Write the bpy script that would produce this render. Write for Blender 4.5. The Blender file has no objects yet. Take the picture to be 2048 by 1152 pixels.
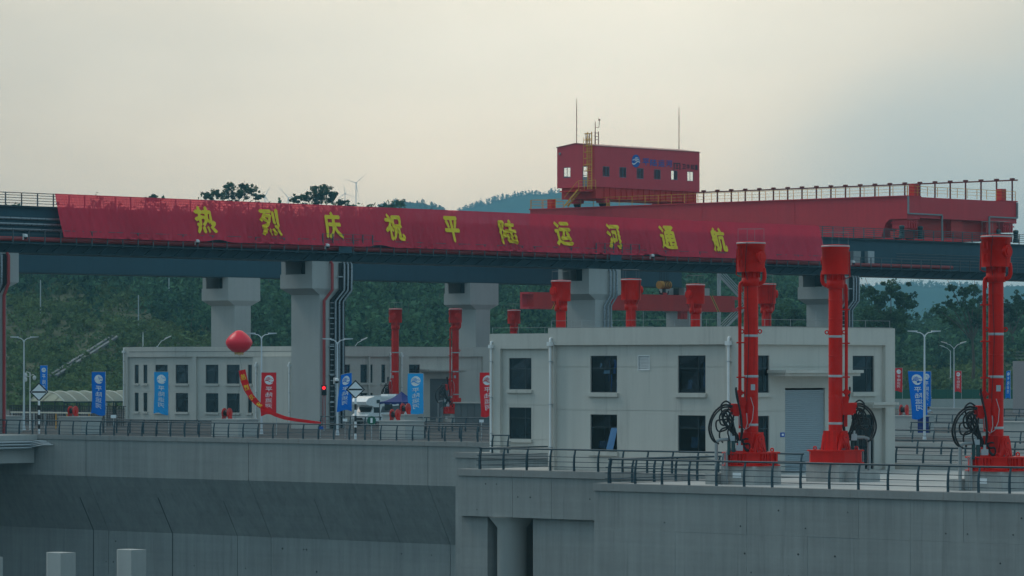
import bpy, bmesh, math, random
import numpy as np
from mathutils import Vector, Matrix

random.seed(7)
rng = np.random.default_rng(11)
SC = bpy.context.scene
COL = SC.collection

# ------------------------------------------------------------------ camera
# World axes follow the lock: +x runs along the lock walls (to the right and towards the viewer),
# +y runs along the crane bridges (to the right and away). Deck level is z = 0.
TH = math.radians(42.6)
SN, CS = math.sin(TH), math.cos(TH)
FPX, HY, CZ = 8000.0, 735.0, 5.9
cam_d = bpy.data.cameras.new('camera')
cam = bpy.data.objects.new('camera', cam_d)
COL.objects.link(cam)
cam.location = (0, 0, CZ)
cam.rotation_euler = (math.radians(90), 0, TH)
cam_d.sensor_width = 36.0
cam_d.lens = FPX / 2048 * 36.0
cam_d.shift_y = (HY - 576) / 2048
cam_d.clip_start = 1.0
cam_d.clip_end = 20000
SC.camera = cam

FW = Vector((-SN, CS, 0))
RT = Vector((CS, SN, 0))

def at(px, D, z=0.0):
    r = (px - 1024) / FPX * D
    return Vector((CS * r - SN * D, SN * r + CS * D, z))
def zof(py, D):
    return CZ + (HY - py) * D / FPX
def on_y(px, y):                     # x (and distance) where the sight line of a column meets the plane y
    t = (px - 1024) / FPX
    D = y / (CS + SN * t)
    return D * (CS * t - SN), D
def on_x(px, x):                     # y (and distance) where it meets the plane x
    t = (px - 1024) / FPX
    D = x / (CS * t - SN)
    return D * (SN * t + CS), D

# ------------------------------------------------------------------ sky and sun
SUN_EL, SUN_OFF = math.radians(50), math.radians(62)    # behind the scene, well to the left
sun_h = (FW * math.cos(SUN_OFF) - RT * math.sin(SUN_OFF))
SUN_DIR = Vector((sun_h.x * math.cos(SUN_EL), sun_h.y * math.cos(SUN_EL), math.sin(SUN_EL)))
sl = bpy.data.lights.new('sun', 'SUN')
sl.energy = 0.9
sl.angle = math.radians(24)
sl.color = (1.0, 0.95, 0.86)
so = bpy.data.objects.new('sun', sl)
COL.objects.link(so)
so.rotation_euler = SUN_DIR.to_track_quat('Z', 'Y').to_euler()
so.location = (-200, 300, 200)

W = bpy.data.worlds.new('World')
SC.world = W
W.use_nodes = True
wn, wl = W.node_tree.nodes, W.node_tree.links
wn.clear()

def N(tree, kind, **kw):
    n = tree.nodes.new(kind)
    for k, v in kw.items():
        if k == 'ins':
            for i, val in v.items():
                n.inputs[i].default_value = val
        else:
            setattr(n, k, v)
    return n
wt = W.node_tree
def wmath(op, a, b=None, c=None, clamp=False):
    n = N(wt, 'ShaderNodeMath', operation=op)
    n.use_clamp = clamp
    for i, v in enumerate((a, b, c)):
        if v is None: continue
        if isinstance(v, (int, float)): n.inputs[i].default_value = v
        else: wl.new(v, n.inputs[i])
    return n.outputs[0]
def wdot(v, vec):
    n = N(wt, 'ShaderNodeVectorMath', operation='DOT_PRODUCT')
    wl.new(v, n.inputs[0]); n.inputs[1].default_value = vec
    return n.outputs['Value']
def wstep(v, lo, hi):
    n = N(wt, 'ShaderNodeMapRange', interpolation_type='SMOOTHSTEP')
    wl.new(v, n.inputs['Value'])
    n.inputs['From Min'].default_value = lo; n.inputs['From Max'].default_value = hi
    return n.outputs['Result']
def wmix(f, a, b):
    n = N(wt, 'ShaderNodeMix', data_type='RGBA')
    if isinstance(f, (int, float)): n.inputs[0].default_value = f
    else: wl.new(f, n.inputs[0])
    for i, v in ((6, a), (7, b)):
        if isinstance(v, tuple): n.inputs[i].default_value = v
        else: wl.new(v, n.inputs[i])
    return n.outputs[2]
geo = N(wt, 'ShaderNodeTexCoord')
d = geo.outputs['Generated']
sky = N(wt, 'ShaderNodeTexSky', sky_type='NISHITA', sun_disc=False)
sky.sun_elevation = SUN_EL
sky.sun_rotation = math.atan2(SUN_DIR.x, SUN_DIR.y)
sky.altitude = 50; sky.air_density = 1.4; sky.dust_density = 3.0
u = wdot(d, tuple(RT)); v = wdot(d, (0, 0, 1)); fwd = wdot(d, tuple(FW)); sunward = wdot(d, tuple(SUN_DIR))
# cloud noise (stretched along the horizon)
mp = N(wt, 'ShaderNodeMapping'); wl.new(d, mp.inputs[0]); mp.inputs['Scale'].default_value = (1, 1, 2.6)
nz = N(wt, 'ShaderNodeTexNoise', ins={'Scale': 5.0, 'Detail': 5.0, 'Roughness': 0.5}); wl.new(mp.outputs[0], nz.inputs[0])
nf = nz.outputs['Fac']
nz2 = N(wt, 'ShaderNodeTexNoise', ins={'Scale': 16.0, 'Detail': 4.0, 'Roughness': 0.5}); wl.new(mp.outputs[0], nz2.inputs[0])
ncomb = wmath('ADD', wmath('MULTIPLY', nf, 0.7), wmath('MULTIPLY', nz2.outputs['Fac'], 0.3))
K = 10.0
def kc(r, g, b): return (r * K, g * K, b * K, 1)
veil = kc(0.375, 0.565, 0.685)          # blue-grey overcast away from the sun
glow = wstep(fwd, 0.25, 0.97)
c1 = wmix(wstep(v, 0.085, 0.015), kc(1.35, 1.20, 0.95), kc(1.88, 1.38, 0.86))      # thin cream cloud ahead, warmer low down
mid = wstep(wmath('ABSOLUTE', wmath('SUBTRACT', u, 0.015)), 0.17, 0.02)
shade = wmath('ADD', wmath('MULTIPLY', mid, 0.34), wmath('ADD', wmath('MULTIPLY', wmath('SUBTRACT', ncomb, 0.5), 0.55), 0.66))
sc_ = N(wt, 'ShaderNodeVectorMath', operation='SCALE'); wl.new(c1, sc_.inputs[0]); wl.new(shade, sc_.inputs['Scale']); c1 = sc_.outputs[0]
# a darker blue-grey cloud bank to the right, its upper edge climbing to the right
edge = wmath('SUBTRACT', wmath('ADD', wmath('MULTIPLY', wmath('SUBTRACT', u, 0.0595), 0.40), 0.068), v)
edge = wmath('ADD', edge, wmath('MULTIPLY', wmath('SUBTRACT', nz2.outputs['Fac'], 0.5), 0.035))
bank = wmath('MULTIPLY', wstep(edge, -0.006, 0.026), wstep(u, 0.035, 0.105))
c1 = wmix(wmath('MULTIPLY', bank, 0.92), c1, kc(0.84, 0.84, 0.74))
cc = wmix(glow, veil, c1)
fin = wmix(0.94, sky.outputs[0], cc)
bg = N(wt, 'ShaderNodeBackground'); bg.inputs['Strength'].default_value = 0.1
wl.new(fin, bg.inputs['Color'])
wo = N(wt, 'ShaderNodeOutputWorld'); wl.new(bg.outputs[0], wo.inputs['Surface'])

SC.view_settings.view_transform = 'Standard'
SC.view_settings.look = 'None'
SC.view_settings.exposure = 0.0
SC.view_settings.gamma = 1.0
SC.view_settings.use_curve_mapping = False
SC.render.engine = 'CYCLES'
SC.cycles.use_denoising = True
SC.cycles.max_bounces = 6
SC.cycles.diffuse_bounces = 3
SC.cycles.glossy_bounces = 2
SC.cycles.transparent_max_bounces = 12
SC.cycles.volume_bounces = 0

# ------------------------------------------------------------------ materials
MATS = {}
def mat(name, col, rough=0.7, metal=0.0, lift=0.0, var=0.12, scale=1.0, streak=0.0, bump=0.0, fine=0.06, spec=0.4, stain=None, stain_amt=0.0, emit=None):
    if name in MATS: return MATS[name]
    m = bpy.data.materials.new(name); m.use_nodes = True
    t = m.node_tree; n = t.nodes; l = t.links
    b = n['Principled BSDF']
    b.inputs['Roughness'].default_value = rough
    b.inputs['Metallic'].default_value = metal
    b.inputs['Specular IOR Level'].default_value = spec
    pos = N(t, 'ShaderNodeNewGeometry').outputs['Position']
    big = N(t, 'ShaderNodeTexNoise', ins={'Scale': 0.35 * scale, 'Detail': 6.0, 'Roughness': 0.6}); l.new(pos, big.inputs[0])
    sm = N(t, 'ShaderNodeTexNoise', ins={'Scale': 6.0 * scale, 'Detail': 4.0}); l.new(pos, sm.inputs[0])
    def M(op, a, bb):
        q = N(t, 'ShaderNodeMath', operation=op)
        for i, vv in enumerate((a, bb)):
            if isinstance(vv, (int, float)): q.inputs[i].default_value = vv
            else: l.new(vv, q.inputs[i])
        return q.outputs[0]
    f = M('MULTIPLY', M('SUBTRACT', big.outputs['Fac'], 0.5), 2 * var * 1.8)
    f = M('ADD', f, M('MULTIPLY', M('SUBTRACT', sm.outputs['Fac'], 0.5), 2 * fine))
    if streak:
        mpp = N(t, 'ShaderNodeMapping'); l.new(pos, mpp.inputs[0]); mpp.inputs['Scale'].default_value = (1.6, 1.6, 0.07)
        st = N(t, 'ShaderNodeTexNoise', ins={'Scale': 1.0, 'Detail': 5.0, 'Roughness': 0.65}); l.new(mpp.outputs[0], st.inputs[0])
        f = M('ADD', f, M('MULTIPLY', M('SUBTRACT', st.outputs['Fac'], 0.5), 2 * streak * 1.8))
    if lift:
        mpp = N(t, 'ShaderNodeMapping'); l.new(pos, mpp.inputs[0]); mpp.inputs['Scale'].default_value = (0.035, 0.035, 1.3)
        st = N(t, 'ShaderNodeTexNoise', ins={'Scale': 1.0, 'Detail': 6.0, 'Roughness': 0.75}); l.new(mpp.outputs[0], st.inputs[0])
        f = M('ADD', f, M('MULTIPLY', M('SUBTRACT', st.outputs['Fac'], 0.5), 2 * lift * 1.8))
    f = M('ADD', f, 1.0)
    vm = N(t, 'ShaderNodeVectorMath', operation='SCALE'); vm.inputs[0].default_value = col
    l.new(f, vm.inputs['Scale'])
    outc = vm.outputs[0]
    if stain_amt:
        mpp = N(t, 'ShaderNodeMapping'); l.new(pos, mpp.inputs[0]); mpp.inputs['Scale'].default_value = (2.2, 2.2, 0.12)
        st = N(t, 'ShaderNodeTexNoise', ins={'Scale': 1.0, 'Detail': 6.0, 'Roughness': 0.7}); l.new(mpp.outputs[0], st.inputs[0])
        mr = N(t, 'ShaderNodeMapRange', ins={'From Min': 0.56, 'From Max': 0.74, 'To Max': stain_amt}); l.new(st.outputs['Fac'], mr.inputs['Value'])
        mx = N(t, 'ShaderNodeMix', data_type='RGBA'); l.new(mr.outputs[0], mx.inputs[0]); l.new(outc, mx.inputs[6]); mx.inputs[7].default_value = (*stain, 1)
        outc = mx.outputs[2]
    l.new(outc, b.inputs['Base Color'])
    rr = M('ADD', M('MULTIPLY', M('SUBTRACT', sm.outputs['Fac'], 0.5), 0.25), rough)
    l.new(rr, b.inputs['Roughness'])
    if bump:
        bp = N(t, 'ShaderNodeBump', ins={'Strength': bump, 'Distance': 0.05}); l.new(sm.outputs['Fac'], bp.inputs['Height']); l.new(bp.outputs[0], b.inputs['Normal'])
    if emit:
        b.inputs['Emission Color'].default_value = (*emit[0], 1); b.inputs['Emission Strength'].default_value = emit[1]
    MATS[name] = m
    return m

CONC = mat('lock_concrete', (0.275, 0.28, 0.265), 0.85, lift=0.11, var=0.13, scale=0.6, streak=0.19, bump=0.15, stain=(0.12, 0.12, 0.115), stain_amt=0.45)
CONC2 = mat('pier_concrete', (0.41, 0.41, 0.385), 0.85, var=0.08, scale=0.6, streak=0.06, bump=0.1)
COPING = mat('coping_concrete', (0.27, 0.265, 0.25), 0.85, var=0.12, scale=2, streak=0.1, stain=(0.16, 0.10, 0.07), stain_amt=0.5)
DECKM = mat('deck_concrete', (0.40, 0.40, 0.38), 0.85, var=0.18, scale=0.8, bump=0.1, spec=0.2, stain=(0.22, 0.21, 0.2), stain_amt=0.4)
PLINTH = mat('plinth_concrete', (0.36, 0.36, 0.34), 0.85, var=0.16, scale=2.5, streak=0.2, stain=(0.10, 0.10, 0.095), stain_amt=0.5)
JOINT = mat('joint_sealant', (0.02, 0.022, 0.022), 0.7, var=0.2)
PLAST = mat('render_plaster', (0.54, 0.515, 0.46), 0.85, var=0.06, scale=0.8, streak=0.07, fine=0.03, bump=0.05, stain=(0.29, 0.275, 0.25), stain_amt=0.55)
PLASTV = mat('mauve_plaster', (0.34, 0.315, 0.31), 0.85, var=0.06, streak=0.05)
GROOVE = mat('groove_shadow_gap', (0.16, 0.16, 0.15), 0.9)
GLASS = mat('tinted_glass', (0.006, 0.016, 0.022), 0.06, var=0.5, scale=2.0, fine=0.1, spec=0.5)
OPENP = mat('open_sash_glass', (0.02, 0.12, 0.28), 0.1, spec=0.9)
WFRAME = mat('window_frame', (0.03, 0.045, 0.05), 0.5)
WHITEP = mat('white_plastic', (0.72, 0.72, 0.70), 0.5, streak=0.06)
RED = mat('hoist_red_paint', (0.62, 0.009, 0.003), 0.42, var=0.16, scale=1.5, streak=0.12, spec=0.18, stain=(0.17, 0.006, 0.004), stain_amt=0.75)
REDD = mat('crane_red_paint', (0.62, 0.036, 0.048), 0.55, var=0.08, scale=0.5, streak=0.08)
REDB = mat('crane_bright_red_paint', (0.56, 0.022, 0.016), 0.5, var=0.1, streak=0.06)
STEEL = mat('bridge_steel', (0.012, 0.062, 0.088), 0.55, var=0.10, scale=0.4, streak=0.10)
STEELD = mat('bridge_steel_walkway', (0.010, 0.040, 0.052), 0.6, var=0.1)
TEAL = mat('railing_paint', (0.012, 0.045, 0.062), 0.45, var=0.1)
GALV = mat('galvanised_steel', (0.42, 0.45, 0.46), 0.4, metal=0.35, var=0.08)
SILVER = mat('silver_pipe', (0.24, 0.265, 0.28), 0.3, metal=0.6, var=0.05)
BLACK = mat('black_rubber', (0.008, 0.009, 0.010), 0.5)
REDPIPE = mat('fire_pipe_red', (0.36, 0.03, 0.03), 0.5)
YEL = mat('yellow_paint', (0.68, 0.33, 0.04), 0.5)
BROWN = mat('rust_red_paint', (0.16, 0.03, 0.025), 0.6)
HOOKY = mat('hook_block_yellow', (0.55, 0.27, 0.03), 0.5)
GREYP = mat('grey_pipe_paint', (0.26, 0.28, 0.28), 0.5)
GREENM = mat('pump_green', (0.02, 0.06, 0.06), 0.4)
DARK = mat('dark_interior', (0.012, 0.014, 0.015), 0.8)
BROLL = mat('roller_door_blue_grey', (0.33, 0.39, 0.42), 0.45, var=0.05)
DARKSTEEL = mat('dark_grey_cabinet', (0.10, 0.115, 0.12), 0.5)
GREENF = mat('fence_green', (0.02, 0.12, 0.07), 0.6)
WHITEC = mat('white_car_paint', (0.84, 0.84, 0.82), 0.25, var=0.03)
FLB = mat('flag_blue', (0.005, 0.16, 0.64), 0.7, var=0.06)
FLL = mat('flag_light_blue', (0.03, 0.34, 0.78), 0.7, var=0.06)
FLR = mat('flag_red', (0.62, 0.015, 0.02), 0.7, var=0.06)
FLW = mat('flag_white_print', (0.85, 0.86, 0.86), 0.7, var=0.03)
NAVY = mat('tent_navy', (0.004, 0.022, 0.17), 0.7)
GOLD = mat('gold_letter', (0.88, 0.62, 0.006), 0.6, var=0.05)
LOGOB = mat('logo_blue', (0.0, 0.11, 0.42), 0.5, var=0.03)
LOGOK = mat('logo_dark', (0.012, 0.02, 0.045), 0.5, var=0.03)
SIGNG = mat('sign_green', (0.005, 0.12, 0.07), 0.5)
SIGNB = mat('sign_blue', (0.01, 0.09, 0.42), 0.5)
BALL = mat('balloon_red', (0.92, 0.006, 0.030), 0.35, var=0.05, spec=0.5)
SOIL = mat('hillside_soil', (0.055, 0.070, 0.030), 0.95, var=0.5, scale=0.12, fine=0.15)

def cloth(name, col, clear, trans=0.45):
    m = bpy.data.materials.new(name); m.use_nodes = True
    t = m.node_tree; n = t.nodes; l = t.links; n.clear()
    pos = N(t, 'ShaderNodeNewGeometry').outputs['Position']
    nz = N(t, 'ShaderNodeTexNoise', ins={'Scale': 0.5, 'Detail': 5.0}); l.new(pos, nz.inputs[0])
    mr = N(t, 'ShaderNodeMapRange', ins={'To Min': 0.85, 'To Max': 1.15}); l.new(nz.outputs['Fac'], mr.inputs['Value'])
    vm = N(t, 'ShaderNodeVectorMath', operation='SCALE'); vm.inputs[0].default_value = col; l.new(mr.outputs[0], vm.inputs['Scale'])
    di = N(t, 'ShaderNodeBsdfDiffuse'); l.new(vm.outputs[0], di.inputs['Color'])
    tr = N(t, 'ShaderNodeBsdfTranslucent'); l.new(vm.outputs[0], tr.inputs['Color'])
    tp = N(t, 'ShaderNodeBsdfTransparent'); tp.inputs['Color'].default_value = (1.0, 0.24, 0.26, 1) if col[0] > col[2] else (0.7, 0.85, 0.8, 1)
    m1 = N(t, 'ShaderNodeMixShader'); m1.inputs[0].default_value = trans; l.new(di.outputs[0], m1.inputs[1]); l.new(tr.outputs[0], m1.inputs[2])
    m2 = N(t, 'ShaderNodeMixShader'); m2.inputs[0].default_value = clear; l.new(m1.outputs[0], m2.inputs[1]); l.new(tp.outputs[0], m2.inputs[2])
    o = N(t, 'ShaderNodeOutputMaterial'); l.new(m2.outputs[0], o.inputs['Surface'])
    MATS[name] = m
    return m
BANNER = cloth('banner_cloth', (1.0, 0.075, 0.125), 0.38, 0.10)
FCB = cloth('flag_cloth_blue', (0.006, 0.17, 0.68), 0.0, 0.4)
FCL = cloth('flag_cloth_light_blue', (0.03, 0.36, 0.80), 0.0, 0.4)
FCR = cloth('flag_cloth_red', (0.62, 0.02, 0.03), 0.0, 0.4)
RIB = cloth('ribbon_cloth', (0.70, 0.015, 0.02), 0.0, 0.4)

def clear_glass(name, tint, amount):
    m = bpy.data.materials.new(name); m.use_nodes = True
    t = m.node_tree; n = t.nodes; l = t.links; n.clear()
    tp = N(t, 'ShaderNodeBsdfTransparent'); tp.inputs['Color'].default_value = (*tint, 1)
    gl = N(t, 'ShaderNodeBsdfGlossy'); gl.inputs['Roughness'].default_value = 0.05; gl.inputs['Color'].default_value = (0.6, 0.65, 0.7, 1)
    m2 = N(t, 'ShaderNodeMixShader'); m2.inputs[0].default_value = amount; l.new(tp.outputs[0], m2.inputs[1]); l.new(gl.outputs[0], m2.inputs[2])
    o = N(t, 'ShaderNodeOutputMaterial'); l.new(m2.outputs[0], o.inputs['Surface'])
    return m
CGLASS = clear_glass('cabin_glass', (0.86, 0.93, 0.95), 0.07)
HGLASS = clear_glass('house_glass', (0.42, 0.55, 0.60), 0.05)
POLY = clear_glass('polycarbonate_roof', (0.25, 0.34, 0.30), 0.3)
SHEDR = cloth('shed_roof_sheet', (0.50, 0.56, 0.46), 0.10, 0.5)
ASPH = mat('asphalt_road', (0.075, 0.08, 0.082), 0.9, var=0.15, scale=0.6, fine=0.1, spec=0.08)
PAVE = mat('grey_paving', (0.17, 0.18, 0.18), 0.9, var=0.15, scale=0.6, spec=0.08)

def leafmat(name, dark, light, scale):
    m = bpy.data.materials.new(name); m.use_nodes = True
    t = m.node_tree; n = t.nodes; l = t.links; n.clear()
    pos = N(t, 'ShaderNodeNewGeometry').outputs['Position']
    nz = N(t, 'ShaderNodeTexNoise', ins={'Scale': scale, 'Detail': 3.0}); l.new(pos, nz.inputs[0])
    n2 = N(t, 'ShaderNodeTexNoise', ins={'Scale': scale * 9, 'Detail': 2.0}); l.new(pos, n2.inputs[0])
    ad = N(t, 'ShaderNodeMath', operation='ADD'); l.new(nz.outputs['Fac'], ad.inputs[0]); l.new(n2.outputs['Fac'], ad.inputs[1])
    mr = N(t, 'ShaderNodeMapRange', ins={'From Min': 0.72, 'From Max': 1.28}); l.new(ad.outputs[0], mr.inputs['Value'])
    mx = N(t, 'ShaderNodeMix', data_type='RGBA'); l.new(mr.outputs[0], mx.inputs[0]); mx.inputs[6].default_value = (*dark, 1); mx.inputs[7].default_value = (*light, 1)
    di = N(t, 'ShaderNodeBsdfDiffuse'); l.new(mx.outputs[2], di.inputs['Color'])
    tr = N(t, 'ShaderNodeBsdfTranslucent'); l.new(mx.outputs[2], tr.inputs['Color'])
    m1 = N(t, 'ShaderNodeMixShader'); m1.inputs[0].default_value = 0.3; l.new(di.outputs[0], m1.inputs[1]); l.new(tr.outputs[0], m1.inputs[2])
    o = N(t, 'ShaderNodeOutputMaterial'); l.new(m1.outputs[0], o.inputs['Surface'])
    return m
LEAF = leafmat('forest_leaves', (0.012, 0.045, 0.038), (0.105, 0.215, 0.115), 0.17)
LEAFT = leafmat('tree_leaves', (0.014, 0.045, 0.034), (0.095, 0.180, 0.080), 0.3)
LEAFL = leafmat('scrub_leaves', (0.035, 0.075, 0.040), (0.150, 0.215, 0.085), 0.13)
LEAFF = leafmat('far_forest_leaves', (0.025, 0.05, 0.03), (0.05, 0.08, 0.035), 0.02)
BARK = mat('bark', (0.10, 0.08, 0.06), 0.9, var=0.2, scale=3)

# ------------------------------------------------------------------ mesh helpers
ORG = {}
class MB:
    def __init__(s):
        s.v = []; s.f = []; s.sm = []
    def add(s, vs, fs, smooth=False):
        b = len(s.v); s.v.extend([tuple(p) for p in vs])
        s.f.extend([tuple(b + i for i in q) for q in fs]); s.sm.extend([smooth] * len(fs))
        return s
    def box(s, x0, x1, y0, y1, z0, z1):
        return s.add([(x0, y0, z0), (x1, y0, z0), (x1, y1, z0), (x0, y1, z0), (x0, y0, z1), (x1, y0, z1), (x1, y1, z1), (x0, y1, z1)],
                     [(0, 3, 2, 1), (4, 5, 6, 7), (0, 1, 5, 4), (1, 2, 6, 5), (2, 3, 7, 6), (3, 0, 4, 7)])
    def cbox(s, c, sx, sy, sz, rz=0.0):
        ca, sa = math.cos(rz), math.sin(rz); vs = []
        for z in (-sz / 2, sz / 2):
            for x, y in ((-sx / 2, -sy / 2), (sx / 2, -sy / 2), (sx / 2, sy / 2), (-sx / 2, sy / 2)):
                vs.append((c[0] + x * ca - y * sa, c[1] + x * sa + y * ca, c[2] + z))
        return s.add(vs, [(0, 3, 2, 1), (4, 5, 6, 7), (0, 1, 5, 4), (1, 2, 6, 5), (2, 3, 7, 6), (3, 0, 4, 7)])
    def beam(s, p0, p1, w, h, up=(0, 0, 1)):
        p0, p1 = Vector(p0), Vector(p1); a = (p1 - p0).normalized(); upv = Vector(up)
        r = a.cross(upv)
        if r.length < 1e-4: r = a.cross(Vector((0, 1, 0)))
        r.normalize(); q = r.cross(a)
        vs = [p + r * (i * w / 2) + q * (j * h / 2) for p in (p0, p1) for i, j in ((-1, -1), (1, -1), (1, 1), (-1, 1))]
        return s.add(vs, [(3, 2, 1, 0), (4, 5, 6, 7), (0, 1, 5, 4), (1, 2, 6, 5), (2, 3, 7, 6), (3, 0, 4, 7)])
    def cyl(s, p0, p1, r0, r1=None, n=12, caps=True):
        p0, p1 = Vector(p0), Vector(p1); r1 = r0 if r1 is None else r1
        a = (p1 - p0).normalized(); b = a.cross(Vector((0, 0, 1)))
        if b.length < 1e-4: b = Vector((1, 0, 0))
        b.normalize(); c = a.cross(b)
        vs = []
        for p, r in ((p0, r0), (p1, r1)):
            for i in range(n):
                q = 2 * math.pi * i / n
                vs.append(p + (b * math.cos(q) + c * math.sin(q)) * r)
        s.add(vs, [(i, (i + 1) % n, n + (i + 1) % n, n + i) for i in range(n)], True)
        if caps:
            s.add(vs, [tuple(range(n - 1, -1, -1)), tuple(range(n, 2 * n))], False)
        return s
    def tube(s, pts, r, n=8):
        pts = [Vector(p) for p in pts]; k = len(pts)
        tang = [(pts[min(i + 1, k - 1)] - pts[max(i - 1, 0)]).normalized() for i in range(k)]
        b = tang[0].cross(Vector((0, 0, 1)))
        if b.length < 1e-3: b = tang[0].cross(Vector((1, 0, 0)))
        b.normalize(); vs = []
        for i in range(k):
            b = b - tang[i] * b.dot(tang[i])
            if b.length < 1e-5: b = tang[i].orthogonal()
            b.normalize(); c = tang[i].cross(b)
            rr = r[i] if isinstance(r, (list, tuple)) else r
            for j in range(n):
                q = 2 * math.pi * j / n
                vs.append(pts[i] + (b * math.cos(q) + c * math.sin(q)) * rr)
        fs = [(i * n + j, i * n + (j + 1) % n, (i + 1) * n + (j + 1) % n, (i + 1) * n + j) for i in range(k - 1) for j in range(n)]
        s.add(vs, fs, True)
        s.add([vs[j] for j in range(n)], [tuple(range(n - 1, -1, -1))]); s.add([vs[(k - 1) * n + j] for j in range(n)], [tuple(range(n))])
        return s
    def lathe(s, c, prof, n=20, smooth=True):
        vs = []
        for r, z in prof:
            for i in range(n):
                q = 2 * math.pi * i / n
                vs.append((c[0] + r * math.cos(q), c[1] + r * math.sin(q), c[2] + z))
        k = len(prof)
        s.add(vs, [(i * n + j, i * n + (j + 1) % n, (i + 1) * n + (j + 1) % n, (i + 1) * n + j) for i in range(k - 1) for j in range(n)], smooth)
        s.add(vs, [tuple(range(n - 1, -1, -1)), tuple((k - 1) * n + j for j in range(n))])
        return s
    def extrude(s, poly, vec):
        """poly: list of 3d points (planar), extruded along vec"""
        n = len(poly); a = [Vector(p) for p in poly]; b = [p + Vector(vec) for p in a]
        return s.add(a + b, [tuple(range(n - 1, -1, -1)), tuple(range(n, 2 * n))] + [(i, (i + 1) % n, n + (i + 1) % n, n + i) for i in range(n)])
    def grid(s, nu, nv, fn, smooth=True):
        vs = [fn(i / nu, j / nv) for j in range(nv + 1) for i in range(nu + 1)]
        fs = [(j * (nu + 1) + i, j * (nu + 1) + i + 1, (j + 1) * (nu + 1) + i + 1, (j + 1) * (nu + 1) + i) for j in range(nv) for i in range(nu)]
        return s.add(vs, fs, smooth)
    def build(s, name, m, parent=None, fix=True):
        vs = s.v
        if parent is not None: o0 = ORG[parent.name]
        else:
            a = np.array(vs); o0 = Vector((float((a[:, 0].min() + a[:, 0].max()) / 2), float((a[:, 1].min() + a[:, 1].max()) / 2), float(a[:, 2].min())))
        me = bpy.data.meshes.new(name)
        me.from_pydata([(p[0] - o0.x, p[1] - o0.y, p[2] - o0.z) for p in vs], [], s.f)
        me.polygons.foreach_set('use_smooth', s.sm)
        if fix:
            bm = bmesh.new(); bm.from_mesh(me); bmesh.ops.recalc_face_normals(bm, faces=bm.faces); bm.to_mesh(me); bm.free()
        me.materials.append(m); me.update()
        return link(name, me, parent, o0)
def link(name, me, parent, o0=None):
    o = bpy.data.objects.new(name, me); COL.objects.link(o)
    if parent is not None:
        o.parent = parent; ORG[o.name] = ORG[parent.name]
    else:
        o.location = o0; ORG[o.name] = Vector(o0)
    return o
def tag(o, label=None, cat=None, group=None, kind=None):
    if label: o['label'] = label
    if cat: o['category'] = cat
    if group: o['group'] = group
    if kind: o['kind'] = kind
    return o
def thing(name, label, cat, loc=(0, 0, 0), group=None):
    o = bpy.data.objects.new(name, None); COL.objects.link(o)
    o.location = loc; o.empty_display_size = 0.5
    ORG[o.name] = Vector(loc)
    return tag(o, label, cat, group)
def place(name, me, parent, pos, rz=0.0):
    """another object on shared mesh data, at a world position inside its thing"""
    o = bpy.data.objects.new(name, me); COL.objects.link(o)
    o.parent = parent; o.location = Vector(pos) - ORG[parent.name]; o.rotation_euler = (0, 0, rz)
    ORG[o.name] = ORG[parent.name]
    return o
def mesh_of(mb, m, name='mesh'):
    me = bpy.data.meshes.new(name); me.from_pydata(mb.v, [], mb.f); me.polygons.foreach_set('use_smooth', mb.sm)
    bm = bmesh.new(); bm.from_mesh(me); bmesh.ops.recalc_face_normals(bm, faces=bm.faces); bm.to_mesh(me); bm.free()
    me.materials.append(m); return me
def kids(o): return [c for c in bpy.data.objects if c.parent == o]
def copy_tree(o, children, parent=None):
    c = o.copy(); COL.objects.link(c); c.parent = parent
    for ch in children.get(o.name, []): copy_tree(ch, children, c)
    return c
def child_map():
    m = {}
    for o in bpy.data.objects:
        if o.parent: m.setdefault(o.parent.name, []).append(o)
    return m

TXT = {}
def glyph(ch, offset=0.0, fine=False):
    """outline of one character, scaled to the unit square, from Blender's built-in font"""
    k = (ch, offset, fine)
    if k in TXT: return TXT[k]
    c = bpy.data.curves.new('t', 'FONT'); c.body = ch; c.size = 1; c.offset = offset; c.resolution_u = 3
    o = bpy.data.objects.new('t', c); COL.objects.link(o)
    dg = bpy.context.evaluated_depsgraph_get(); dg.update()
    me = bpy.data.meshes.new_from_object(o.evaluated_get(dg))
    bm = bmesh.new(); bm.from_mesh(me); bmesh.ops.triangulate(bm, faces=bm.faces)
    for lim in (.35, .2, .12):
        es = [e_ for e_ in bm.edges if e_.calc_length() > lim]
        if fine and es: bmesh.ops.subdivide_edges(bm, edges=es, cuts=1); bmesh.ops.triangulate(bm, faces=bm.faces)
    bm.to_mesh(me); bm.free()
    vs = [tuple(v.co) for v in me.vertices]; fs = [tuple(p.vertices) for p in me.polygons]
    bpy.data.objects.remove(o); bpy.data.curves.remove(c); bpy.data.meshes.remove(me)
    xs = [p[0] for p in vs] or [0, 1]; ys = [p[1] for p in vs] or [0, 1]
    x0, x1, y0, y1 = min(xs), max(xs), min(ys), max(ys)
    TXT[k] = ([((p[0] - x0) / max(x1 - x0, 1e-6), (p[1] - y0) / max(y1 - y0, 1e-6)) for p in vs], fs)
    return TXT[k]
def letter(name, ch, fn, m, parent, bold=0.0, mirror=False, fine=False, out=None):
    """fn maps (0..1 left to right, 0..1 bottom to top) to a world point; bold thickens the strokes by that share of the size"""
    vs, fs = glyph(ch, 0.0, fine)
    out = Vector(out) if out is not None else FW * -1
    sh = [(0, 0)] + ([(bold, 0), (-bold, 0), (0, bold), (0, -bold)] if bold else [])
    mb = MB(); k = 1 - 2 * bold
    for i, (dx, dy) in enumerate(sh):
        mb.add([Vector(fn((1 - q[0] if mirror else q[0]) * k + bold + dx, q[1] * k + bold + dy)) + out * (.003 * i) for q in vs], fs)
    return mb.build(name, m, parent, fix=False)

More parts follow.
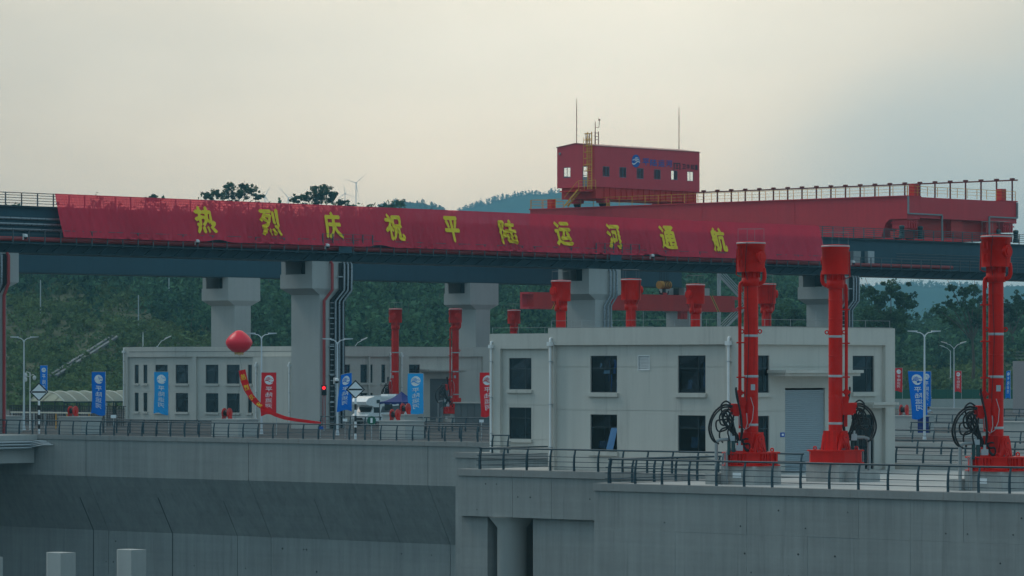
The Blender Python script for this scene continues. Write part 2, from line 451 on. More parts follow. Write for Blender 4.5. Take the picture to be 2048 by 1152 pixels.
# ------------------------------------------------------------------ setting: water, ground, deck, hills
def struct(name, mb, m, fix=True):
    return tag(mb.build(name, m, None, fix), kind='structure')
mb = MB(); mb.add([(-9000, -9000, -14.6), (9000, -9000, -14.6), (9000, 9000, -14.6), (-9000, 9000, -14.6)], [(0, 1, 2, 3)])
struct('ground', mb, SOIL)
WATER = bpy.data.materials.new('canal_water'); WATER.use_nodes = True
_t = WATER.node_tree; _b = _t.nodes['Principled BSDF']
_b.inputs['Base Color'].default_value = (0.012, 0.028, 0.026, 1); _b.inputs['Roughness'].default_value = 0.08
_nz = N(_t, 'ShaderNodeTexNoise', ins={'Scale': 0.8, 'Detail': 4.0}); _t.links.new(N(_t, 'ShaderNodeNewGeometry').outputs['Position'], _nz.inputs[0])
_bp = N(_t, 'ShaderNodeBump', ins={'Strength': 0.3, 'Distance': 0.1}); _t.links.new(_nz.outputs['Fac'], _bp.inputs['Height']); _t.links.new(_bp.outputs[0], _b.inputs['Normal'])
mb = MB(); mb.add([(-700, -300, -14), (300, -300, -14), (300, 240, -14), (-700, 240, -14)], [(0, 1, 2, 3)])
struct('canal_water', mb, WATER)

X911 = on_y(911, 201.0)[0]; X918 = on_y(916, 168.5)[0]; XN = on_y(1188, 152.4)[0]
YW, YM, YS, YNR = 230.0, 201.0, 168.5, 152.4       # faces of the stepped lock wall, all looking down the -y axis
mb = MB()
for x0, x1, y0 in ((-470, X911, YW + .35), (X911, X918, YM + .35), (X918, XN, YS + .35), (XN, -50, YNR + .35)):
    mb.add([(x0, y0, 0), (x1, y0, 0), (x1, 480, 0), (x0, 480, 0)], [(0, 1, 2, 3)])
struct('lock_deck', mb, DECKM)
mb = MB(); mb.add([(-470, YW + 1.6, .004), (X911 - .5, YW + 1.6, .004), (X911 - .5, 480, .004), (-470, 480, .004)], [(0, 1, 2, 3)])
struct('lock_road', mb, ASPH)
mb = MB(); mb.add([(-176, 192, .004), (-50, 192, .004), (-50, 480, .004), (-176, 480, .004)], [(0, 1, 2, 3)]); mb.add([(X911 - .5, 222, .004), (-176, 222, .004), (-176, 480, .004), (X911 - .5, 480, .004)], [(0, 1, 2, 3)])
struct('pavement', mb, PAVE)

# stepped lock wall, poured section by section
def wall_thing(name, label, loc): return thing(name, label, 'lock wall', loc)
lw = wall_thing('lock_wall', 'long grey concrete lock wall with dark overhanging slope, below the left railing', (-245, YW, -14.5))
cuts = [-312, on_y(172, YW)[0], on_y(497, YW)[0], -220.6, X911 + .5]
for a, b in zip(cuts[:-1], cuts[1:]):
    prof = [(YW, -.36), (YW, -3.5), (YW + 2.6, -8.3), (YW + 2.6, -14.5), (YW + 9, -14.5), (YW + 9, -.36)]
    mb = MB(); mb.extrude([(a + .03, y, z) for y, z in prof], (b - a - .06, 0, 0)); mb.build('wall_section', CONC, lw)
    mb = MB(); mb.box(a + .01, b - .01, YW - .10, YW + .8, -.35, .03); mb.build('coping', COPING, lw)
    if b < X911:
        mb = MB(); p2 = [(YW + .06, -.3), (YW + .06, -3.5), (YW + 2.67, -8.3), (YW + 2.67, -14.4), (YW + 8, -14.4), (YW + 8, -.3)]
        mb.extrude([(b - .035, y, z) for y, z in p2], (.07, 0, 0)); mb.build('joint', JOINT, lw)
for px, w, z0 in ((187, .09, -5.4), (345, .09, -5.2), (475, .035, -5.3), (660, .02, -4.9), (800, .02, -4.9)):
    x = on_y(px, YW + 2.6)[0]
    mb = MB()
    def sl_y(z): return YW + 2.6 * min(1, (-3.5 - z) / 4.8)
    zs = [z0, -8.3] + ([-14.4] if px < 600 else [])
    pts = [(x, sl_y(z) - .012, z) for z in zs]
    for p, q in zip(pts[:-1], pts[1:]):
        mb.add([(x - w / 2, p[1], p[2]), (x + w / 2, p[1], p[2]), (x + w / 2, q[1], q[2]), (x - w / 2, q[1], q[2]),
                (x - w / 2, p[1] + .03, p[2]), (x + w / 2, p[1] + .03, p[2]), (x + w / 2, q[1] + .03, q[2]), (x - w / 2, q[1] + .03, q[2])],
               [(0, 1, 2, 3), (0, 1, 5, 4), (2, 3, 7, 6), (1, 2, 6, 5), (3, 0, 4, 7)])
    mb.build('joint_strip', JOINT, lw)

mw = wall_thing('lock_wall', 'narrow concrete lock wall step between the long wall and the column bay', ((X911 + X918) / 2, YM, -14.5))
mb = MB(); mb.box(X911, X918 + 30, YM, YM + 8, -14.5, -.34); mb.build('wall_section', CONC, mw)
mb = MB(); mb.box(X911 - .1, X918 + 30, YM - .1, YM + .8, -.33, .03); mb.build('coping', COPING, mw)

sw = wall_thing('lock_wall', 'concrete bay wall with deep edge beam and one flared round column', ((X918 + XN) / 2, YS, -14.5))
xa, xb = on_y(988, YS + .9)[0], on_y(1079, YS + .9)[0]
cut2 = [X918, on_y(1025, YS)[0], on_y(1103, YS)[0], XN + .5]
for a, b in zip(cut2[:-1], cut2[1:]):
    mb = MB(); mb.box(a + .012, b - .012, YS, YS + 2.2, -2.68, -.36); mb.build('edge_beam', CONC, sw)
    mb = MB(); mb.box(a + .005, b - .005, YS - .10, YS + .9, -.35, .03); mb.build('coping', COPING, sw)
mb = MB(); mb.box(X918 - .12, xa, YS + .35, YS + 9, -14.5, -2.70); mb.build('wall_section', CONC, sw)
mb = MB(); mb.box(xb, XN + 6, YS + .35, YS + 9, -14.5, -2.70); mb.build('wall_section', CONC, sw)
mb = MB(); mb.box(xa + .01, xb - .01, YS + 6, YS + 8.9, -14.5, -2.71); mb.build('recess_wall', CONC, sw)
cx = on_y(1024, YS + 1.15)[0]
mb = MB(); mb.lathe((cx, YS + 1.15, 0), [(.85, -14.5), (.85, -3.32), (1.35, -2.70)], 32); mb.build('column', CONC2, sw)

nw = wall_thing('lock_wall', 'near concrete lock wall with faint formwork seams under the front railing', (-110, YNR, -14.5))
mb = MB(); mb.box(XN + .05, -52, YNR + .06, YNR + 9, -14.5, -.36); mb.build('wall_core', CONC, nw)
zz = [-.36, -2.3, -4.9, -7.6, -10.4, -14.5]
xs = [XN]
while xs[-1] < -52: xs.append(min(-52, xs[-1] + random.choice((3.1, 4.6, 5.4, 3.8))))
for a, b in zip(xs[:-1], xs[1:]):
    for z1, z0 in zip(zz[:-1], zz[1:]):
        dy = random.uniform(-.012, .012)
        mb = MB(); mb.box(a + .004, b - .004, YNR + dy, YNR + .07, z0 + .003, z1 - .003); mb.build('panel', CONC, nw)
for a, b in zip(xs[:-1], xs[1:]):
    mb = MB(); mb.box(a + .004, b - .004, YNR - .10 + random.uniform(-.01, .01), YNR + .8, -.35, .03); mb.build('coping', COPING, nw)
mb = MB(); mb.box(XN - .1, XN + .7, YNR + .81, YS - .2, -.35, .03); mb.build('coping', COPING, nw)

# form-tie holes left in the near concrete
for i in range(46):
    x = random.uniform(XN + 1, -76); z = random.choice((-1.1, -1.9, -3.2, -4.2, -6)) + random.uniform(-.05, .05); mb = MB(); r = random.uniform(.025, .05)
    mb.cyl((x, YNR - .016, z), (x, YNR + .01, z), r, n=8); mb.build('tie_hole', JOINT, nw)
for i in range(14):
    x = random.uniform(X918 + .5, XN - 1); z = random.choice((-.8, -1.5, -2.3)); mb = MB(); mb.cyl((x, YS - .004, z), (x, YS + .02, z), random.uniform(.03, .055), n=8); mb.build('tie_hole', JOINT, sw)
for i in range(18):
    x = random.uniform(-262, X911); z = random.choice((-9.2, -11.0)); mb = MB(); mb.cyl((x, YW + 2.59, z), (x, YW + 2.62, z), random.uniform(.05, .09), n=8); mb.build('tie_hole', JOINT, lw)
# concrete posts standing in the channel
for px, w, py, lab in ((124, 2.0, 1105, 'taller-topped grey concrete post in the chamber, left of its twin'), (265, 2.0, 1099, 'grey concrete post in the chamber, right of its twin'),
                       (-22, 2.0, 1114, 'grey concrete post cut by the left picture edge')):
    D = 300; p = at(px, D)
    mb = MB(); z1 = zof(py, D)
    poly = []
    for a in range(0, 181, 15): poly.append((p.x - .75 + .55 * math.cos(math.radians(90 + a)), p.y + .75 * math.sin(math.radians(90 + a)), -14.3))
    poly += [(p.x + .7, p.y - .75, -14.3), (p.x + .7, p.y + .75, -14.3)]
    mb.extrude(poly, (0, 0, z1 + 14.3))
    tag(mb.build('concrete_post', CONC2), lab, 'post', 'posts in the lock chamber')

# ------------------------------------------------------------------ hills
PXR = [-2400, -900, -300, 0, 250, 460, 640, 800, 900, 1000, 1150, 1350, 1550, 1680, 1760, 1850, 1920, 2048, 2300, 2800, 4200]
YR = [520, 510, 500, 490, 488, 484, 484, 492, 520, 545, 560, 575, 590, 625, 672, 690, 670, 660, 660, 660, 660]
def sm(s): s = np.clip(s, 0, 1); return s * s * (3 - 2 * s)
def terrain(px, D):
    px = np.asarray(px, float); D = np.asarray(D, float)
    zr = CZ + (HY - np.interp(px, PXR, YR)) * 880 / FPX
    s = np.clip((D - 545) / 335, 0, 1)
    z = -.25 + (zr + .25) * (0.62 * s + 0.38 * sm(s)) * 1.0
    z = np.where(D > 880, zr - (D - 880) * .02, z)
    r = (px - 1024) / FPX * D; amp = np.clip((D - 560) / 150, 0, 1)
    z = z + amp * (1.1 * np.sin(r * .11 + 1) * np.sin(D * .07) + .7 * np.sin(r * .23 + D * .12) + .5 * np.sin(r * .05 - D * .19 + 2))
    return z
def tpos(px, D):
    p = at(px, D); p.z = float(terrain(px, D)); return p
nu, nv = 230, 60
pxs = np.linspace(-2300, 4200, nu + 1); Ds = 480 + (np.linspace(0, 1, nv + 1) ** 1.3) * 900
mb = MB(); mb.grid(nu, nv, lambda a, b: tuple(tpos(float(np.interp(a, [0, 1], [-2300, 4200])), 480 + b ** 1.3 * 900)))
struct('hillside', mb, SOIL, fix=False)

def ridge(name, D, depth, pts, m=SOIL):
    px = [p[0] for p in pts]; py = [p[1] for p in pts]
    def fn(a, b):
        x = px[0] + (px[-1] - px[0]) * a
        z = zof(float(np.interp(x, px, py)), D)
        p = at(x, D + (b - .5) * depth * 2)
        k = 1 - abs(b - .5) * 2
        p.z = -1 + (z + 1) * (k * k * (3 - 2 * k)) ** .8 + (1.5 * math.sin(x * .05) + 2 * math.sin(x * .021 + b * 5)) * k
        return tuple(p)
    mb = MB(); mb.grid(90, 16, fn); return struct(name, mb, m, fix=False)
RID = {'near': (4500, [(560, 640), (660, 470), (760, 416), (800, 407), (845, 407), (885, 420), (960, 470), (1060, 640)]),
       'mid': (6000, [(700, 620), (860, 450), (930, 418), (1000, 396), (1060, 388), (1120, 386), (1250, 392), (1420, 440), (1600, 520), (1800, 640)]),
       'right': (5200, [(1400, 640), (1640, 590), (1740, 574), (1850, 570), (1950, 573), (2048, 578), (2200, 560), (2600, 600), (3000, 640)])}
ridge('hill_near', RID['near'][0], 160, RID['near'][1], LEAFF)
ridge('hill_middle', RID['mid'][0], 330, RID['mid'][1], LEAFF)
ridge('hill_right', RID['right'][0], 330, RID['right'][1], LEAFF)

def leaf_mesh(name, centres, radii, counts, size, m, parent=None, shell=.55, loc=None):
    """many small leaf-clump faces spread through the crowns; centres (n,3), radii (n,3)"""
    tot = int(sum(counts)); idx = np.repeat(np.arange(len(centres)), counts)
    dirs = rng.normal(size=(tot, 3)); dirs /= np.linalg.norm(dirs, axis=1)[:, None]
    rad = (shell + (1 - shell) * rng.random(tot)) * (0.75 + .5 * rng.random(tot))
    c = np.asarray(centres)[idx] + dirs * rad[:, None] * np.asarray(radii)[idx]
    nrm = dirs * .7 + rng.normal(size=(tot, 3)) * .7 + np.array([0, 0, .25]); nrm /= np.linalg.norm(nrm, axis=1)[:, None]
    a = np.cross(nrm, rng.normal(size=(tot, 3))); a /= np.linalg.norm(a, axis=1)[:, None]
    b = np.cross(nrm, a)
    sz = (np.asarray(size)[idx] if np.ndim(size) else np.full(tot, size)) * (.6 + .8 * rng.random(tot))
    a *= sz[:, None]; b *= (sz * (.45 + .4 * rng.random(tot)))[:, None]
    v = np.stack([c - a, c - b, c + a, c + b], axis=1).reshape(-1, 3)
    o0 = Vector(loc) if loc is not None else (ORG[parent.name] if parent is not None else Vector((float(v[:, 0].mean()), float(v[:, 1].mean()), float(v[:, 2].min()))))
    v -= np.array(o0)
    me = bpy.data.meshes.new(name); me.vertices.add(len(v)); me.vertices.foreach_set('co', v.ravel())
    me.loops.add(tot * 4); me.loops.foreach_set('vertex_index', np.arange(tot * 4, dtype=np.int32))
    me.polygons.add(tot); me.polygons.foreach_set('loop_start', np.arange(0, tot * 4, 4, dtype=np.int32))
    me.update(calc_edges=True); me.materials.append(m)
    return link(name, me, parent, o0)

def scatter(n, px0, px1, D0, D1, keep):
    px = rng.uniform(px0, px1, n); D = D0 + (D1 - D0) * rng.random(n)
    k = keep(px, D); px, D = px[k], D[k]
    z = terrain(px, D); r = (px - 1024) / FPX * D
    return px, D, np.stack([CS * r - SN * D, SN * r + CS * D, z], axis=1)
def sfrac(D): return (D - 545) / 335
# woods: the scrub-covered lower slope stays free of tall trees on the left
def kw(px, D):
    lim = np.interp(px, [-200, 60, 240, 420, 700, 1000, 1500, 1750, 2100], [.60, .60, .54, .36, .12, .08, .10, .44, .42])
    return (sfrac(D) > lim + rng.normal(size=len(px)) * .05) & (D < 905)
px, D, c = scatter(4200, -120, 2170, 555, 905, kw)
h = rng.uniform(4.5, 9.5, len(px)) * np.where(px > 1730, .72, 1); w = rng.uniform(1.5, 3.0, len(px))
cen = c + np.stack([np.zeros_like(h), np.zeros_like(h), h * .56], 1)
o = leaf_mesh('forest', cen, np.stack([w, w, h * .46], 1), np.full(len(px), 80), .52, LEAF)
tag(o, 'dense green forest covering the hillside behind the crane bridges', 'forest', kind='stuff')
# slender pale stems standing among the trees
mb = MB()
for i in rng.choice(len(px), 420, replace=False):
    p = Vector(c[i]); mb.cyl(p, p + Vector((rng.normal() * .3, rng.normal() * .3, h[i] * 1.02)), .09, .04, n=4, caps=False)
tag(mb.build('forest_stems', BARK, None, fix=False), 'thin bare stems among the hillside trees', 'trunks', kind='stuff')
def ks(px, D):
    return (sfrac(D) < .72) & (sfrac(D) > .01) & ((px < 1690) | (D > 592))
px, D, c = scatter(8200, -120, 2170, 548, 800, ks)
w = rng.uniform(.7, 2.0, len(px)); hh = rng.uniform(.5, 1.7, len(px))
o = leaf_mesh('scrub', c + np.stack([0 * w, 0 * w, hh * .4], 1), np.stack([w, w, hh], 1), np.full(len(px), 30), .36, LEAFL)
tag(o, 'low green scrub and grass on the lower slope', 'scrub', kind='stuff')
# fuzz of trees on the far ridges
cs, rs, ct = [], [], []
for (DD, pts), n, hgt in ((RID['near'], 600, 8), (RID['mid'], 2200, 11), (RID['right'], 1800, 11)):
    for i in range(n):
        x = random.uniform(pts[0][0], pts[-1][0]); dd = DD - random.uniform(-5, 40)
        k = 1 - (DD - dd) / 500
        z = zof(float(np.interp(x, [p[0] for p in pts], [p[1] for p in pts])), DD) * k
        p = at(x, dd); hg = hgt * random.uniform(.45, 1.0)
        cs.append((p.x, p.y, z + hg * .2)); rs.append((hg * .24, hg * .24, hg * .5)); ct.append(26)
o = leaf_mesh('far_woods', np.array(cs), np.array(rs), np.array(ct), 1.1, LEAFF)
tag(o, 'blue hazy woods on the far ridges', 'woods', kind='stuff')

# trees that stand out singly
def tree(name, label, px, D, top_py, base_z, lobes, leaf=.42, dens=1.0, group='trees standing clear of the forest'):
    base = at(px, D, base_z); root = thing(name, label, 'tree', base, group)
    ztop = zof(top_py, D); sc = FPX / D
    cs, rs, ct = [], [], []
    tops = []
    for lx, ly, lr, lh in lobes:               # lobe centre (pixel column, pixel row), radius and half height in pixels
        dd = D + random.uniform(-1.5, 1.5)
        p = at(lx, dd, zof(ly, dd)); tops.append(p)
        r, hh = lr / sc, lh / sc
        for k in range(20):
            q = p + Vector((random.gauss(0, .5) * r, random.gauss(0, .5) * r, random.gauss(0, .46) * hh))
            rr = r * random.uniform(.12, .42); cs.append(tuple(q)); rs.append((rr, rr, rr * .75)); ct.append(int(52 * dens))
    leaf_mesh('crown', np.array(cs), np.array(rs), np.array(ct), leaf * .52, LEAFT, root)
    mb = MB()
    cz = sum(t.z for t in tops) / len(tops); fork = Vector((base.x, base.y, base.z + (cz - base.z) * .55))
    mb.tube([base - Vector((0, 0, .6)), base + (fork - base) * .5 + Vector((.2, .1, 0)), fork], [.32, .24, .18], 8); mb.build('trunk', BARK, root)
    for t in tops:
        mb = MB(); mid = fork + (t - fork) * .5 + Vector((random.uniform(-.4, .4), random.uniform(-.4, .4), .3))
        mb.tube([fork, mid, t, t + (t - mid) * .5], [.14, .09, .05, .02], 6); mb.build('limb', BARK, root)
    return root
def tz(px, D): return float(terrain(px, D))
def hit(X, Y):
    lo, hi = 548.0, 879.0
    for _ in range(40):
        md = (lo + hi) / 2
        if zof(Y, md) > tz(X, md): lo = md
        else: hi = md
    return lo
tree('tree', 'spreading tree with several rounded dark crowns on the skyline above the first banner character', 465, 860, 363, tz(465, 860),
     [(415, 392, 14, 9), (436, 388, 16, 11), (462, 374, 15, 11), (455, 392, 22, 12), (482, 390, 18, 14), (500, 380, 15, 11), (517, 392, 14, 10), (486, 372, 7, 5)], .34, .9)
tree('tree', 'broad bushy dark tree on the skyline between the wind turbines', 635, 850, 368, tz(635, 850),
     [(590, 398, 9, 9), (610, 396, 16, 11), (632, 382, 18, 13), (650, 384, 18, 14), (640, 398, 26, 12), (664, 392, 12, 12), (686, 405, 10, 6)], .34, 1.1)
tree('tree', 'lone small dark tree top peeping over the left part of the banner', 307, 860, 388, tz(307, 860), [(307, 394, 8, 5), (299, 399, 7, 4), (313, 399, 6, 4)], .3, .7)
tree('tree', 'rounded dark tree crown low on the skyline right of the wind turbines', 800, 900, 402, tz(800, 900), [(782, 414, 12, 6), (800, 408, 14, 7), (770, 416, 8, 4)], .3, .8)
tree('tree', 'large rounded green tree behind the last bridge pier', 1782, 620, 566, tz(1782, 620),
     [(1752, 600, 24, 22), (1782, 584, 26, 20), (1808, 606, 22, 22), (1765, 630, 32, 26), (1800, 636, 30, 26), (1780, 660, 34, 20), (1742, 650, 22, 24), (1740, 580, 14, 12)], .36, 1.5)
tree('tree', 'tall loose wispy tree behind the rightmost red hoist', 1945, 640, 566, tz(1945, 640),
     [(1903, 576, 10, 8), (1925, 584, 16, 12), (1948, 580, 20, 14), (1960, 602, 22, 18), (1930, 612, 22, 16), (1900, 606, 12, 10), (1880, 622, 14, 10), (1910, 640, 24, 16), (1955, 640, 26, 20)], .33, .9)
tree('tree', 'hazy dark tree between the rightmost hoist and the picture edge', 2025, 700, 590, tz(2025, 700),
     [(2012, 610, 16, 18), (2034, 600, 16, 18), (2050, 620, 18, 20), (2022, 640, 26, 22), (1998, 640, 14, 20)], .36, 1.0)
tree('tree', 'dark leafy tree behind the gap left of the fourth pier', 1590, 640, 600, tz(1590, 640),
     [(1560, 640, 22, 20), (1590, 626, 26, 20), (1618, 640, 22, 20), (1590, 655, 40, 18)], .36, 1.2)

# concrete drain steps running diagonally up the left slope
for (ax, ay), (bx, by), lab in (((96, 766), (224, 684), 'upper pale concrete drain line running up the left slope'), ((112, 764), (238, 683), 'lower pale concrete drain line running up the left slope')):
    mb = MB(); pts = []
    for k in range(15):
        f = k / 14; X = ax + (bx - ax) * f; Y = ay + (by - ay) * f
        lo = hit(X, Y)
        p = at(X, lo, tz(X, lo) + .95); pts.append(p)
    for p, q in zip(pts[:-1], pts[1:]): mb.beam(p, q, .5, .30)
    tag(mb.build('drain_channel', PAVE), lab, 'drain', 'drains on the slope')

# bare utility poles on the slope
for px, y0, y1, _d in ((81, 560, 632, 700), (277, 590, 660, 690), (338, 556, 640, 760), (584, 634, 692, 640), (567, 670, 692, 640)):
    D = hit(px, y1); p = at(px, D); mb = MB(); mb.cyl((p.x, p.y, tz(px, D) - .5), (p.x, p.y, zof(y0, D)), .13, .09, 8)
    lab = {81: 'pale concrete utility pole high on the slope near the left pier', 277: 'pale concrete utility pole on the slope above the left machine house', 338: 'faint thin utility pole in the woods left of the far pier',
           584: 'thick pale utility pole beside the second pier', 567: 'short thin grey pole left of the thick pole by the second pier'}[px]
    o = tag(mb.build('utility_pole', GALV), lab, 'pole', 'utility poles on the slope')

# wind turbines
def turbine(px, hub_py, rot, L, D, lab):
    hub = at(px, D, zof(hub_py, D)); root = thing('wind_turbine', lab, 'wind turbine', (hub.x, hub.y, 0), 'wind turbines on the horizon')
    WT = mat('turbine_white', (0.82, 0.82, 0.80), 0.5, var=0.02)
    mb = MB(); mb.cyl((hub.x, hub.y, 0), (hub.x, hub.y, hub.z), .55, .3, 12); mb.build('tower', WT, root)
    mb = MB(); mb.cyl(hub + FW * 1.6, hub - FW * 1.2, .6, .45, 10); mb.build('nacelle', WT, root)
    for k in range(3):
        a = math.radians(rot + 120 * k); d = RT * math.sin(a) + Vector((0, 0, math.cos(a))); c = hub - FW * 1.0
        mb = MB(); e = (RT * math.cos(a) - Vector((0, 0, math.sin(a))))
        mb.add([c - e * .2, c + e * .2, c + d * L * .2 + e * .3, c + d * L - e * .02, c + d * L * .2 - e * .12, c - FW * .25, c + d * L * .2 - FW * .18 + e * .1],
               [(0, 1, 2, 3, 4), (5, 6, 2, 1), (6, 3, 2), (0, 4, 6, 5), (4, 3, 6)])
        mb.build('blade', WT, root)
turbine(712, 366, 48, 37 * 3000 / FPX, 3000, 'pale distant wind turbine with a tall hub, right of the bushy tree')
turbine(690, 387, -8, 26 * 3000 / FPX, 3050, 'small faint wind turbine low beside the taller one')
turbine(530, 392, 28, 32 * 3000 / FPX, 3000, 'faint wind turbine blade rising left of the bushy skyline tree')
turbine(577, 396, -42, 40 * 3000 / FPX, 3000, 'faint wind turbine half hidden behind the bushy skyline tree')

# ------------------------------------------------------------------ railings
def post_mesh(axis, h=1.2):
    """tapered flat post, bowed towards the deck; axis 'x' for a railing that runs along x (deck on +y)"""
    mb = MB(); pr = [(-.075, 0), (-.085, .35 * h), (-.05, .7 * h), (.06, h), (.13, h), (.05, .7 * h), (.035, .35 * h), (.06, 0)]
    if axis == 'x': mb.extrude([(-.035, a, z) for a, z in pr], (.07, 0, 0))
    else: mb.extrude([(a, -.035, z) for a, z in pr], (0, .07, 0))
    return mesh_of(mb, TEAL, 'post')
POSTX, POSTY = post_mesh('x'), post_mesh('y')
def railing(label, axis, fixed, a, b, z=0.03, spacing=1.78, group='teal railings along the lock walls', nrail=3, over=.25):
    """axis 'x': runs along x from a to b at y=fixed; axis 'y': runs along y at x=fixed"""
    P = (lambda t, o, zz: (t, fixed + o, zz)) if axis == 'x' else (lambda t, o, zz: (fixed + o, t, zz))
    root = thing('railing', label, 'railing', P((a + b) / 2, 0, z), group)
    n = max(1, round((b - a) / spacing)); me = POSTX if axis == 'x' else POSTY
    for i in range(n + 1):
        place('post', me, root, P(a + (b - a) * i / n, 0, z))
    mb = MB(); mb.tube([P(a - over * .4, .095, z + 1.22), P(b + over * .4, .095, z + 1.22)], .05, 8); mb.build('handrail', TEAL, root)
    for k in range(nrail):
        zz = z + 1.2 * (.20 + .235 * k); off = -.02 + .05 * (k > 1)
        mb = MB(); mb.tube([P(a - over, off, zz), P(b + over, off, zz)], .022, 6); mb.build('rail', TEAL, root)
    return root
def XY(px, y): return on_y(px, y)[0]
railing('long teal railing along the top of the left lock wall', 'x', YW + .3, XY(-45, YW), X911 + 1.5)
railing('teal railing set back between the first two concrete blocks', 'x', 239.0, XY(207, 239), XY(424, 239))
railing('teal railing set back behind the left wall, beyond the block with the light blue flag', 'x', 239.0, XY(850, 239), XY(990, 239))
railing('low teal railing in front of the white motorhome', 'x', 268.0, XY(641, 268), XY(760, 268))
railing('teal railing in front of the grey cabinets', 'x', 268.0, XY(800, 268), XY(985, 268))
railing('short teal railing on the wall step left of the middle machine house', 'x', YM + .3, X911 + 3.2, XY(1010, YM), spacing=1.6)
railing('teal railing along the bay wall in front of the near machine house', 'x', YS + .3, X918 + 1.5, XY(1602, YS + .3))
railing('teal return railing running back from the bay wall corner', 'y', X918 + 1.4, YS + .35, YS + 8.5, spacing=2.3)
railing('front teal railing along the near lock wall', 'x', YNR + .3, XN + .75, -70)
railing('teal return railing at the left end of the near lock wall', 'y', XN + .75, YNR + .4, YNR + 9.0, spacing=1.9)
labs = ['teal railing directly right of the near machine house, nearest of the rows', 'second row of teal railing right of the near machine house', 'third row of teal railing, with its kerb, crossing behind the blue box',
        'fourth row of teal railing, beside the person in the pale shirt', 'fifth row of teal railing at the right, level with the red hose reel', 'sixth and farthest row of teal railing at the right']
for lab, pyt, a, b in zip(labs, (896, 881, 861, 845, 829, 817), (1700, 1740, 1700, 1822, 1780, 1860), (2130,) * 6):
    D = (CZ - 1.25) * FPX / (pyt - HY); y = at(1870, D).y
    if pyt == 896:
        railing(lab, 'x', y, XY(1792, y), XY(b, y), spacing=2.0)
    else:
        railing(lab, 'x', y, XY(a, y), XY(b, y), spacing=2.0)
    mb = MB(); mb.box(XY(a if a < 1790 else 1785, y) - (0 if pyt < 896 else -3.0), XY(2140, y), y - .55, y - .12, 0.004, .36); tag(mb.build('kerb_%s' % 'upstand', CONC2), kind='structure')

# ------------------------------------------------------------------ crane runway bridges
XB, XF = -274.0, -330.5
ZB, ZT = 16.1, 20.3
br = thing('crane_runway_bridge', 'dark teal steel runway bridge carrying the red crane, nearer of the two', 'bridge', (XB - 1.5, 310, ZB))
Y0, Y1 = 186.0, 430.0
joints = [Y0] + [231.5 + 20 * k for k in range(-2, 10)] + [Y1]
joints = sorted(set(joints))
for a, b in zip(joints[:-1], joints[1:]):
    mb = MB(); mb.box(XB - 3.0, XB, a + .006, b - .006, ZB + .12, ZT - .12); mb.build('girder_section', STEEL, br)
mb = MB(); mb.box(XB - 3.3, XB + .35, Y0, Y1, ZT - .119, ZT); mb.build('top_flange', STEELD, br)
mb = MB(); mb.box(XB - 3.2, XB + .25, Y0, Y1, ZB, ZB + .119); mb.build('bottom_flange', STEELD, br)
mb = MB(); mb.box(XB - 2.0, XB - 1.85, Y0, Y1, ZT, ZT + .16); mb.build('crane_rail', DARK, br)
ZWK, XWK = 17.0, XB + 1.25
mb = MB(); mb.box(XB, XWK, Y0, Y1, ZWK - .10, ZWK); mb.build('walkway', STEELD, br)
bk = MB(); bk.beam((0.02, 0, ZB + .15 - ZWK), (1.22, 0, -.14), .07, .10, up=(0, 1, 0)); bk.beam((1.2, 0, -.12), (0, 0, -.12), .07, .08, up=(0, 1, 0)); bkm = mesh_of(bk, STEEL, 'bracket')
SPB = 1.86
nb = int((Y1 - Y0) / SPB)
pt = MB(); pt.box(-.045, .045, -.045, .045, 0, 1.2); PT = mesh_of(pt, STEELD, 'rail_post')
GPT = mesh_of(pt, mat('weathered_rail_steel', (0.09, 0.11, 0.12), 0.5), 'rail_post')
tr_ = MB(); tr_.box(XB + .18, XB + .24, Y0, Y1, ZT + 1.15, ZT + 1.22)
trail = tr_.build('top_railing', mat('weathered_rail_steel', (0, 0, 0)), br)
wk_ = MB(); wk_.box(XWK - .05, XWK, Y0, Y1, ZWK + 1.15, ZWK + 1.2)
wrail = wk_.build('walkway_railing', mat('weathered_rail_steel', (0, 0, 0)), br)
for i in range(nb):
    y = Y0 + .6 + i * SPB
    place('post', GPT, trail, (XB + .21, y, ZT)); place('post', GPT, wrail, (XWK - .03, y, ZWK)); place('bracket', bkm, br, (XB, y, ZWK))
for k in range(4):
    mb = MB(); z = ZT + .24 + .235 * k; mb.box(XB + .185, XB + .235, Y0, Y1, z, z + .055); mb.build('rail', MATS['weathered_rail_steel'], trail)
for k in range(2):
    mb = MB(); z = ZWK + .4 + .38 * k; mb.box(XWK - .04, XWK - .015, Y0, Y1, z, z + .03); mb.build('rail', MATS['weathered_rail_steel'], wrail)
for k in range(3):
    z = ZWK + 1.2 + .50 * k
    mb = MB(); mb.tube([(XB + .16, Y0, z), (XB + .16, 258, z)], .13, 10); mb.build('cable_pipe', SILVER, br)
mb = MB(); mb.tube([(XB + .5, Y0, ZWK + .35), (XB + .5, 372, ZWK + .35)], .22, 10); mb.build('fire_main', REDPIPE, br)
for k in range(5):
    mb = MB(); z = ZWK + .5 + .32 * k; mb.tube([(XB + .10, 362, z), (XB + .10, Y1, z)], .035, 6); mb.build('cable_rail', MATS['weathered_rail_steel'], br)

fb = thing('crane_runway_bridge', 'blue-grey steel runway bridge behind the piers, farther of the two', 'bridge', (XF - 1.5, 320, ZB))
for a, b in zip(joints[:-1], joints[1:]):
    if b > 400: continue
    mb = MB(); mb.box(XF - 3.0, XF, a + .006, b - .006, ZB + .12, ZT); mb.build('girder_section', STEEL, fb)
mb = MB(); mb.box(XF - 3.2, XF + .25, Y0, 391.4, ZB, ZB + .119); mb.build('bottom_flange', STEELD, fb)

